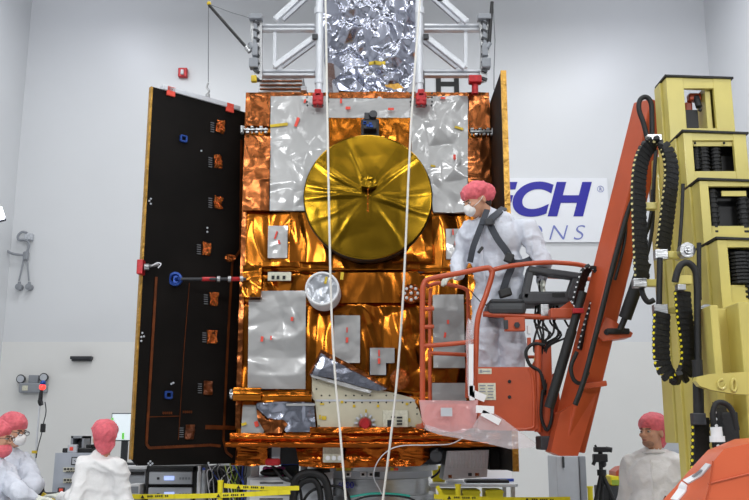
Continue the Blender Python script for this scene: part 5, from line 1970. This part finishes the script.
def hand(q, w, d, nrm, side, s=1.0, curl=.5, fat=0.0):
    d = V(d).normalized()
    nrm = (V(nrm) - d * V(nrm).dot(d)).normalized()
    lat = d.cross(nrm) * side
    rot = Matrix((lat, nrm, d)).transposed()
    q.sph(w + d * .045 * s, (.040 * s + fat, .016 * s + fat, .052 * s), 14, rot=rot)
    q.cap(w - d * .02, w + d * .03 * s, .024 + fat, .026 + fat)
    for i, L_ in enumerate((.070, .080, .074, .058)):
        p_ = w + d * .085 * s + lat * (i - 1.5) * .0205 * s
        dd = (d + lat * (i - 1.5) * .08).normalized()
        ang = 0
        for k, f in enumerate((.45, .32, .23)):
            ang += curl * (.5 if k == 0 else .8)
            dk = (dd * math.cos(ang) + nrm * math.sin(ang)).normalized()
            e = p_ + dk * L_ * f * s
            q.cap(p_, e, (.0095 - k * .0008) * s + fat, (.0088 - k * .0008) * s + fat, 10)
            p_ = e
    t0 = w + d * .022 * s - lat * .03 * s
    t1 = t0 + (d * .7 - lat * .75 + nrm * .25).normalized() * .036 * s
    t2 = t1 + (d * .95 - lat * .2 + nrm * .35).normalized() * .03 * s
    q.cap(t0, t1, .013 * s + fat, .011 * s + fat, 10).cap(t1, t2, .011 * s + fat, .009 * s + fat, 10)


def person(name, label, base, yaw, H=1.76, lean=0.0, leandir=None, head_yaw=None, head_pitch=0.0, arms=None, zbase=0.0, suit='suit', mask=False, glasses=False, beard=False,
           glove=(False, False), hands=None, net_low=False, harness=False, seed=1, legs=None, head_off=(0, 0, 0), stub=False, girth=1.0, group=None, feet=True):
    s = H / 1.76
    base = V(base)
    root = thing(name, label, 'person', base, group)
    RZ = Matrix.Rotation(yaw, 3, 'Z')
    fw = RZ @ V((0, -1, 0))
    piv = V((0, 0, .97))
    axis = V((1, 0, 0))

    def T(p, upper=True):
        p = V(p)
        if upper and lean:
            p = piv + Matrix.Rotation(lean, 3, 'X') @ (p - piv)
        return base + RZ @ (p * s)
    J = {}
    for sd, nm in ((1, 'L'), (-1, 'R')):      # local +X is the figure's left hand (facing -Y)
        J['sh' + nm] = T((.168 * sd, .01, 1.405))
        J['el' + nm] = T((.235 * sd, .03, 1.14))
        J['wr' + nm] = T((.235 * sd, -.06, .90))
        J['hip' + nm] = T((.095 * sd, 0, .93), False)
        J['kn' + nm] = T((.11 * sd, -.015, .50), False)
        J['an' + nm] = T((.12 * sd, .02, .09), False)
    for k_, v_ in (arms or {}).items():
        J[k_] = V(v_)
    for k_, v_ in (legs or {}).items():
        J[k_] = V(v_)
    neck = T((0, .015, 1.47))
    hc = T((0, -.012, 1.645)) + V(head_off)
    hy = yaw if head_yaw is None else head_yaw
    HR = Matrix.Rotation(hy, 3, 'Z') @ Matrix.Rotation(head_pitch, 3, 'X')

    def Hd(p):
        return hc + HR @ (V(p) * s)
    TR = RZ @ Matrix.Rotation(lean, 3, 'X')
    # --- body, one continuous surface
    q = MB()
    q.sph(T((0, 0, 1.30)), (.15 * s, .095 * s, .18 * s), rot=TR).sph(T((0, 0, 1.10)), (.13 * s, .09 * s, .15 * s), rot=TR).sph(T((0, .01, .96)), (.15 * s, .10 * s, .13 * s), rot=RZ)
    q.cap(J['shL'], J['shR'], .05 * s, .05 * s)
    q.cap(neck - V((0, 0, .06)), Hd((0, .02, -.05)), .058 * s, .054 * s)
    q.sph(Hd((0, .015, .03)), (.074 * s, .094 * s, .088 * s), 24, rot=HR)
    q.sph(Hd((0, -.03, -.03)), (.062 * s, .066 * s, .085 * s), 24, rot=HR)
    q.sph(Hd((0, -.05, -.085)), (.042 * s, .042 * s, .034 * s), 18, rot=HR)
    q.sph(Hd((0, -.085, .014)), (.048 * s, .016 * s, .010 * s), 14, rot=HR)
    q.cap(Hd((0, -.095, .004)), Hd((0, -.112, -.034)), .0085 * s, .0135 * s, 10)
    q.sph(Hd((0, -.089, -.066)), (.024 * s, .013 * s, .010 * s), 12, rot=HR)
    for sd in (-1, 1):
        q.sph(Hd((sd * .04, -.078, -.028)), (.020 * s, .017 * s, .018 * s), 12, rot=HR)
        q.sph(Hd((sd * .075, .012, -.015)), (.010 * s, .018 * s, .031 * s), 12, rot=HR)
        q.sph(Hd((sd * .013, -.103, -.037)), (.008 * s, .008 * s, .007 * s), 8, rot=HR)
    for nm in 'LR':
        q.cap(J['sh' + nm], J['el' + nm], .042 * s, .036 * s).cap(J['el' + nm], J['wr' + nm], .037 * s, .026 * s)
        q.cap(J['hip' + nm], J['kn' + nm], .078 * s, .056 * s).cap(J['kn' + nm], J['an' + nm], .054 * s, .038 * s)
    hd = {}
    for nm, sd in (('L', 1), ('R', -1)):
        d_ = (J['wr' + nm] - J['el' + nm]).normalized()
        n_ = RZ @ V((-sd, -.25, 0))
        cu = .45
        if hands and nm in hands:
            d_, n_, cu = hands[nm]
        hd[nm] = (J['wr' + nm], d_, n_, sd, cu)
        hand(q, J['wr' + nm], d_, n_, sd, s * .98, cu)
        f0 = J['an' + nm] + V((0, 0, -.03))
        q.cap(f0 - fw * .03, f0 + fw * .13 + V((0, 0, -.02)), .036, .03)
    body = fuse(q, 'body', 'skin', .0075, root, smooth_it=2)
    # --- coverall
    g = girth
    q = MB()
    q.sph(T((0, 0, 1.31)), (.19 * s * g, .135 * s * g, .19 * s), 24, rot=TR).sph(T((0, -.01, 1.12)), (.178 * s * g, .14 * s * g, .19 * s), 24, rot=TR).sph(T((0, .01, .95)), (.185 * s * g, .14 * s * g, .16 * s), 24, rot=RZ)
    q.cap(J['shL'], J['shR'], .07 * s, .07 * s, 18)
    q.cap(T((.1, .015, 1.44)), neck + V((0, 0, .0)), .07 * s, .062 * s, 18).cap(T((-.1, .015, 1.44)), neck, .07 * s, .062 * s, 18)
    q.cap(neck + V((0, 0, -.03)), neck + (hc - neck) * .16, .07 * s, .066 * s, 18)
    for nm in 'LR':
        a_, b_, c_ = J['sh' + nm], J['el' + nm], J['wr' + nm]
        q.cap(a_, b_, .07 * s, .064 * s, 18).cap(b_, b_.lerp(c_, .93), .066 * s, .044 * s, 18)
        a_, b_, c_ = J['hip' + nm], J['kn' + nm], J['an' + nm]
        q.cap(a_, b_, .118 * s * g, .088 * s, 18).cap(b_, c_ + V((0, 0, .0)), .086 * s, .07 * s, 18)
    cov = fuse(q, 'coverall' if suit == 'suit' else 'smock', suit, .0125, root, wr=.044, wsc=9, wseed=seed, smooth_it=3, stretch=(1, 1, .75))
    q = MB()
    q.tube([T((x, y, z)) for x, y, z in ((0, -.15 * g, 1.44), (.004, -.158 * g, 1.3), (0, -.162 * g, 1.15), (0, -.155 * g, 1.0))], .006, 6)
    q.build('zip_flap', suit, cov, smooth=True)
    for nm in 'LR':
        f0 = J['an' + nm] + V((0, 0, -.045))
        q = MB()
        q.cap(f0 - fw * .05, f0 + fw * .15 + V((0, 0, -.008)), .045, .038)
        q.build('shoe_cover', 'white', root, smooth=True)
    # --- hair, net
    q = MB()
    q.sph(Hd((0, .03, .045)), (.079 * s, .088 * s, .080 * s), 20, rot=HR)
    q.sph(Hd((0, .055, -.02)), (.066 * s, .05 * s, .07 * s), 20, rot=HR)
    fuse(q, 'hair', 'hair', .008, root, wr=.006, wsc=30, wseed=seed)
    q = MB()
    q.sph(Hd((0, .012, .062)), (.100 * s, .118 * s, .078 * s), 28, rot=HR)
    q.sph(Hd((0, .065, .03)), (.092 * s, .095 * s, .084 * s), 24, rot=HR)
    if net_low:
        q.sph(Hd((0, .075, -.04)), (.072 * s, .058 * s, .085 * s), 20, rot=HR)
    net = fuse(q, 'hair_net', 'net', .008, root, wr=.016, wsc=17, wseed=seed + 5, smooth_it=1)
    # --- face
    for sd in (-1, 1):
        e = MB().sph(Hd((sd * .031, -.0865, -.004)), (.0125 * s, .010 * s, .0085 * s), 14, rot=HR).build('eye', 'eyew', root, smooth=True)
        MB().sph(Hd((sd * .031, -.0955, -.004)), .0052 * s, 12).build('iris', 'eye', e, smooth=True)
        MB().cap(Hd((sd * .016, -.1015, .014)), Hd((sd * .047, -.091, .016)), .0038 * s, .003 * s, 8).build('eyebrow', 'hair', root, smooth=True)
    if mask:
        q = MB()
        q.sph(Hd((0, -.082, -.055)), (.052 * s, .048 * s, .048 * s), 20, rot=HR).sph(Hd((0, -.105, -.045)), (.028 * s, .03 * s, .035 * s), 16, rot=HR)
        mk = fuse(q, 'face_mask', 'mask', .006, root, wr=.008, wsc=22, wseed=seed, smooth_it=2)
        for sd in (-1, 1):
            MB().tube([Hd((sd * .05, -.08, -.04)), Hd((sd * .07, -.03, -.02)), Hd((sd * .084, .01, .01))], .002, 6).build('ear_loop', 'mask', mk)
    else:
        MB().sph(Hd((0, -.1005, -.0665)), (.021 * s, .006 * s, .0055 * s), 12, rot=HR).build('lips', 'lip', root, smooth=True)
    if stub:
        q = MB()
        q.sph(Hd((0, -.051, -.084)), (.0445 * s, .0445 * s, .033 * s), 18, rot=HR)
        q.build('stubble', 'stubble', root, smooth=True)
    if beard:
        q = MB()
        q.sph(Hd((0, -.05, -.085)), (.068 * s, .065 * s, .058 * s), 20, rot=HR).sph(Hd((0, .02, -.05)), (.080 * s, .045 * s, .06 * s), 20, rot=HR)
        fuse(q, 'beard_net', 'net', .008, root, wr=.012, wsc=16, wseed=seed)
    if glasses:
        q = MB()
        for sd in (-1, 1):
            q.tube([Hd((sd * .034 + math.cos(a) * .024, -.115, -.006 + math.sin(a) * .017)) for a in [k_ * .6283 for k_ in range(10)]], .0022, 6, 2, closed=True)
            q.tube([Hd((sd * .057, -.113, 0)), Hd((sd * .078, -.05, 0)), Hd((sd * .08, .01, 0))], .0022, 6, 1)
        q.tube([Hd((-.011, -.116, -.003)), Hd((.011, -.116, -.003))], .002, 6, 1)
        q.build('spectacles', 'black', root)
    for nm, on in zip('LR', glove):
        if on:
            w_, d_, n_, sd, cu = hd[nm]
            q = MB()
            hand(q, w_, d_, n_, sd, s * 1.0, cu, .0028)
            fuse(q, 'glove', 'glove', .006, root, smooth_it=1)
    return root, T, J, TR, Hd


# ---- worker in the basket
base = at(500, 424, 6.45)
zf = 1.745
bx = at(500, 300, 6.42).x
W_, T_, J_, TR_, Hd_ = person('person', 'person in white coverall, pink hairnet and grey harness standing in the orange basket', (bx + .0, 6.42, zf), R(-42), H=1.76, lean=R(9),
                        head_yaw=R(-68), head_pitch=R(22), mask=True, glove=(True, True), seed=3, girth=1.12,
                        head_off=(-.085, -.02, -.035),
                        arms={'shL': at(527, 231, 6.27), 'elL': at(544, 262, 6.2), 'wrL': at(541, 281, 6.24), 'shR': at(470, 229, 6.42), 'elR': at(462, 256, 6.5), 'wrR': at(458, 274, 6.32)},
                        hands={'L': (V((.0, -.1, -.3)), V((-.9, -.3, 0)), .6), 'R': (V((-.8, -.3, -.35)), V((.1, .1, -1)), .5)},
                        legs={'knL': at(512, 335, 6.34), 'anL': at(514, 404, 6.4), 'knR': at(486, 335, 6.36), 'anR': at(490, 404, 6.45)})
h = W_
def hstrap(pts, w=.045, Y=None, nm='harness_strap', m_='strap'):
    q = MB()
    P_ = [V(p) for p in pts]
    n = len(P_)
    dense = []
    for i in range(n - 1):
        p0, p1, p2, p3 = P_[max(i - 1, 0)], P_[i], P_[i + 1], P_[min(i + 2, n - 1)]
        for k in range(6):
            t = k / 6
            dense.append(0.5 * ((2 * p1) + (p2 - p0) * t + (2 * p0 - 5 * p1 + 4 * p2 - p3) * t * t + (3 * p1 - p0 - 3 * p2 + p3) * t ** 3))
    dense.append(P_[-1])
    for a_, b_ in zip(dense, dense[1:]):
        e = (b_ - a_) * .08
        q.bar(a_ - e, b_ + e, w, .012, up=(-.3, -1, .1))
    return q.build(nm, m_, h)
hstrap([at(504, 208, 6.33), at(497, 214, 6.22), at(490, 222, 6.18), at(497, 238, 6.16), at(507, 252, 6.16), at(512, 264, 6.18), at(507, 278, 6.2), at(503, 291, 6.22)], .05)
hstrap([at(487, 210, 6.24), at(483, 221, 6.2), at(478, 234, 6.2), at(473, 248, 6.22), at(470, 262, 6.26)], .042)
hstrap([at(480, 222, 6.2), at(488, 222, 6.17), at(494, 221, 6.17)], .04)
hstrap([at(512, 262, 6.18), at(522, 262, 6.2), at(534, 257, 6.24)], .035)
MB().box(at(509, 258, 6.13), (.06, .03, .07), rot=Matrix.Rotation(.4, 3, 'Y'), bev=.008).build('harness_buckle', 'black', h)
MB().box(at(489, 222, 6.14), (.06, .03, .05), bev=.008).build('chest_buckle', 'dark', h)
MB().box(at(480.5, 250, 6.13), (.055, .02, .022), rot=Matrix.Rotation(-.9, 3, 'Y'), bev=.005).build('clip_on_badge', 'black', h)
MB().box(at(505, 293, 6.14), (.09, .05, .06), rot=Matrix.Rotation(-.3, 3, 'Y'), bev=.012).build('hip_buckle', 'black', h)
MB().tube([at(x, y, 6.14) for x, y in ((470, 290), (476, 297), (486, 305), (500, 300))], .004, 6).build('lanyard_cord', 'black', h)

# ---- technician standing right
c = at(655, 470, 6.9)
P2, T_, J_, TR_, Hd2 = person('person', 'person in white smock with dark stubble and pink hairnet, standing beside the yellow mast', (c.x, 6.9, 0), R(-28), H=1.79, head_yaw=R(-52), head_pitch=R(-4), suit='smock',
                        net_low=True, seed=14, stub=True, head_off=(0, 0, 0))
MB().tube([T_((x, -.165, z)) for x, z in ((.10, 1.19), (.085, 1.16), (.06, 1.12), (.05, 1.08))], .012, 8).build('smock_fold_opening', 'black', P2)
q = MB()
q.tube([T_((math.sin(a) * .078, .01 - math.cos(a) * .075, 1.495 + .008 * math.cos(a))) for a in [k * .5236 for k in range(12)]], .016, 8, 3, closed=True)
q.build('smock_collar', 'smock', P2, smooth=True)

# ---- technician with back turned, left
c = at(101, 470, 6.75)
P3, T3, J3, TR3, Hd3 = person('person', 'person in white smock seen from behind, pink hairnet, before the grey test rack', (c.x, 6.75, 0), R(-150), H=1.75, head_yaw=R(-160), suit='smock', net_low=True, seed=23, lean=R(6),
                       girth=1.0, glove=(True, True), head_off=(.03, 0, -.0),
                       arms={'shL': at(84, 469, 6.7), 'elL': at(76, 499, 6.62), 'wrL': at(61, 497, 6.8), 'shR': at(118, 466, 6.72), 'elR': at(124, 500, 6.75), 'wrR': at(126, 530, 6.9)},
                       hands={'L': (V((-.8, .4, .1)), V((0, 0, -1)), .4), 'R': (V((0, .4, -1)), V((1, 0, 0)), .4)})

# ---- pair at the left edge
c = at(6, 470, 7.2)
P4, T4, J4, TR4, Hd4 = person('person', 'person with glasses, white mask and pink hairnet in white coverall, second from left edge', (c.x, 7.2, 0), R(62), H=1.80, head_yaw=R(68), head_pitch=R(8), mask=True, glasses=True, seed=31,
                       arms={'elL': at(34, 486, 7.0), 'wrL': at(10, 495, 6.9), 'elR': at(-14, 490, 7.2), 'wrR': at(14, 500, 7.0)}, head_off=(.02, 0, 0))
c = at(-8, 470, 6.6)
P5, T5, J5, TR5, Hd5 = person('person', 'person cut off by left edge, pink net over hair and beard, white coverall', (c.x, 6.6, 0), R(85), H=1.74, head_yaw=R(92), beard=True, glasses=True, glove=(True, False), seed=37,
                       arms={'elL': at(18, 494, 6.4), 'wrL': at(33, 499, 6.5), 'elR': at(-30, 490, 6.7), 'wrR': at(-5, 505, 6.6)}, hands={'L': (V((1, .2, 0)), V((0, 0, -1)), .4)})
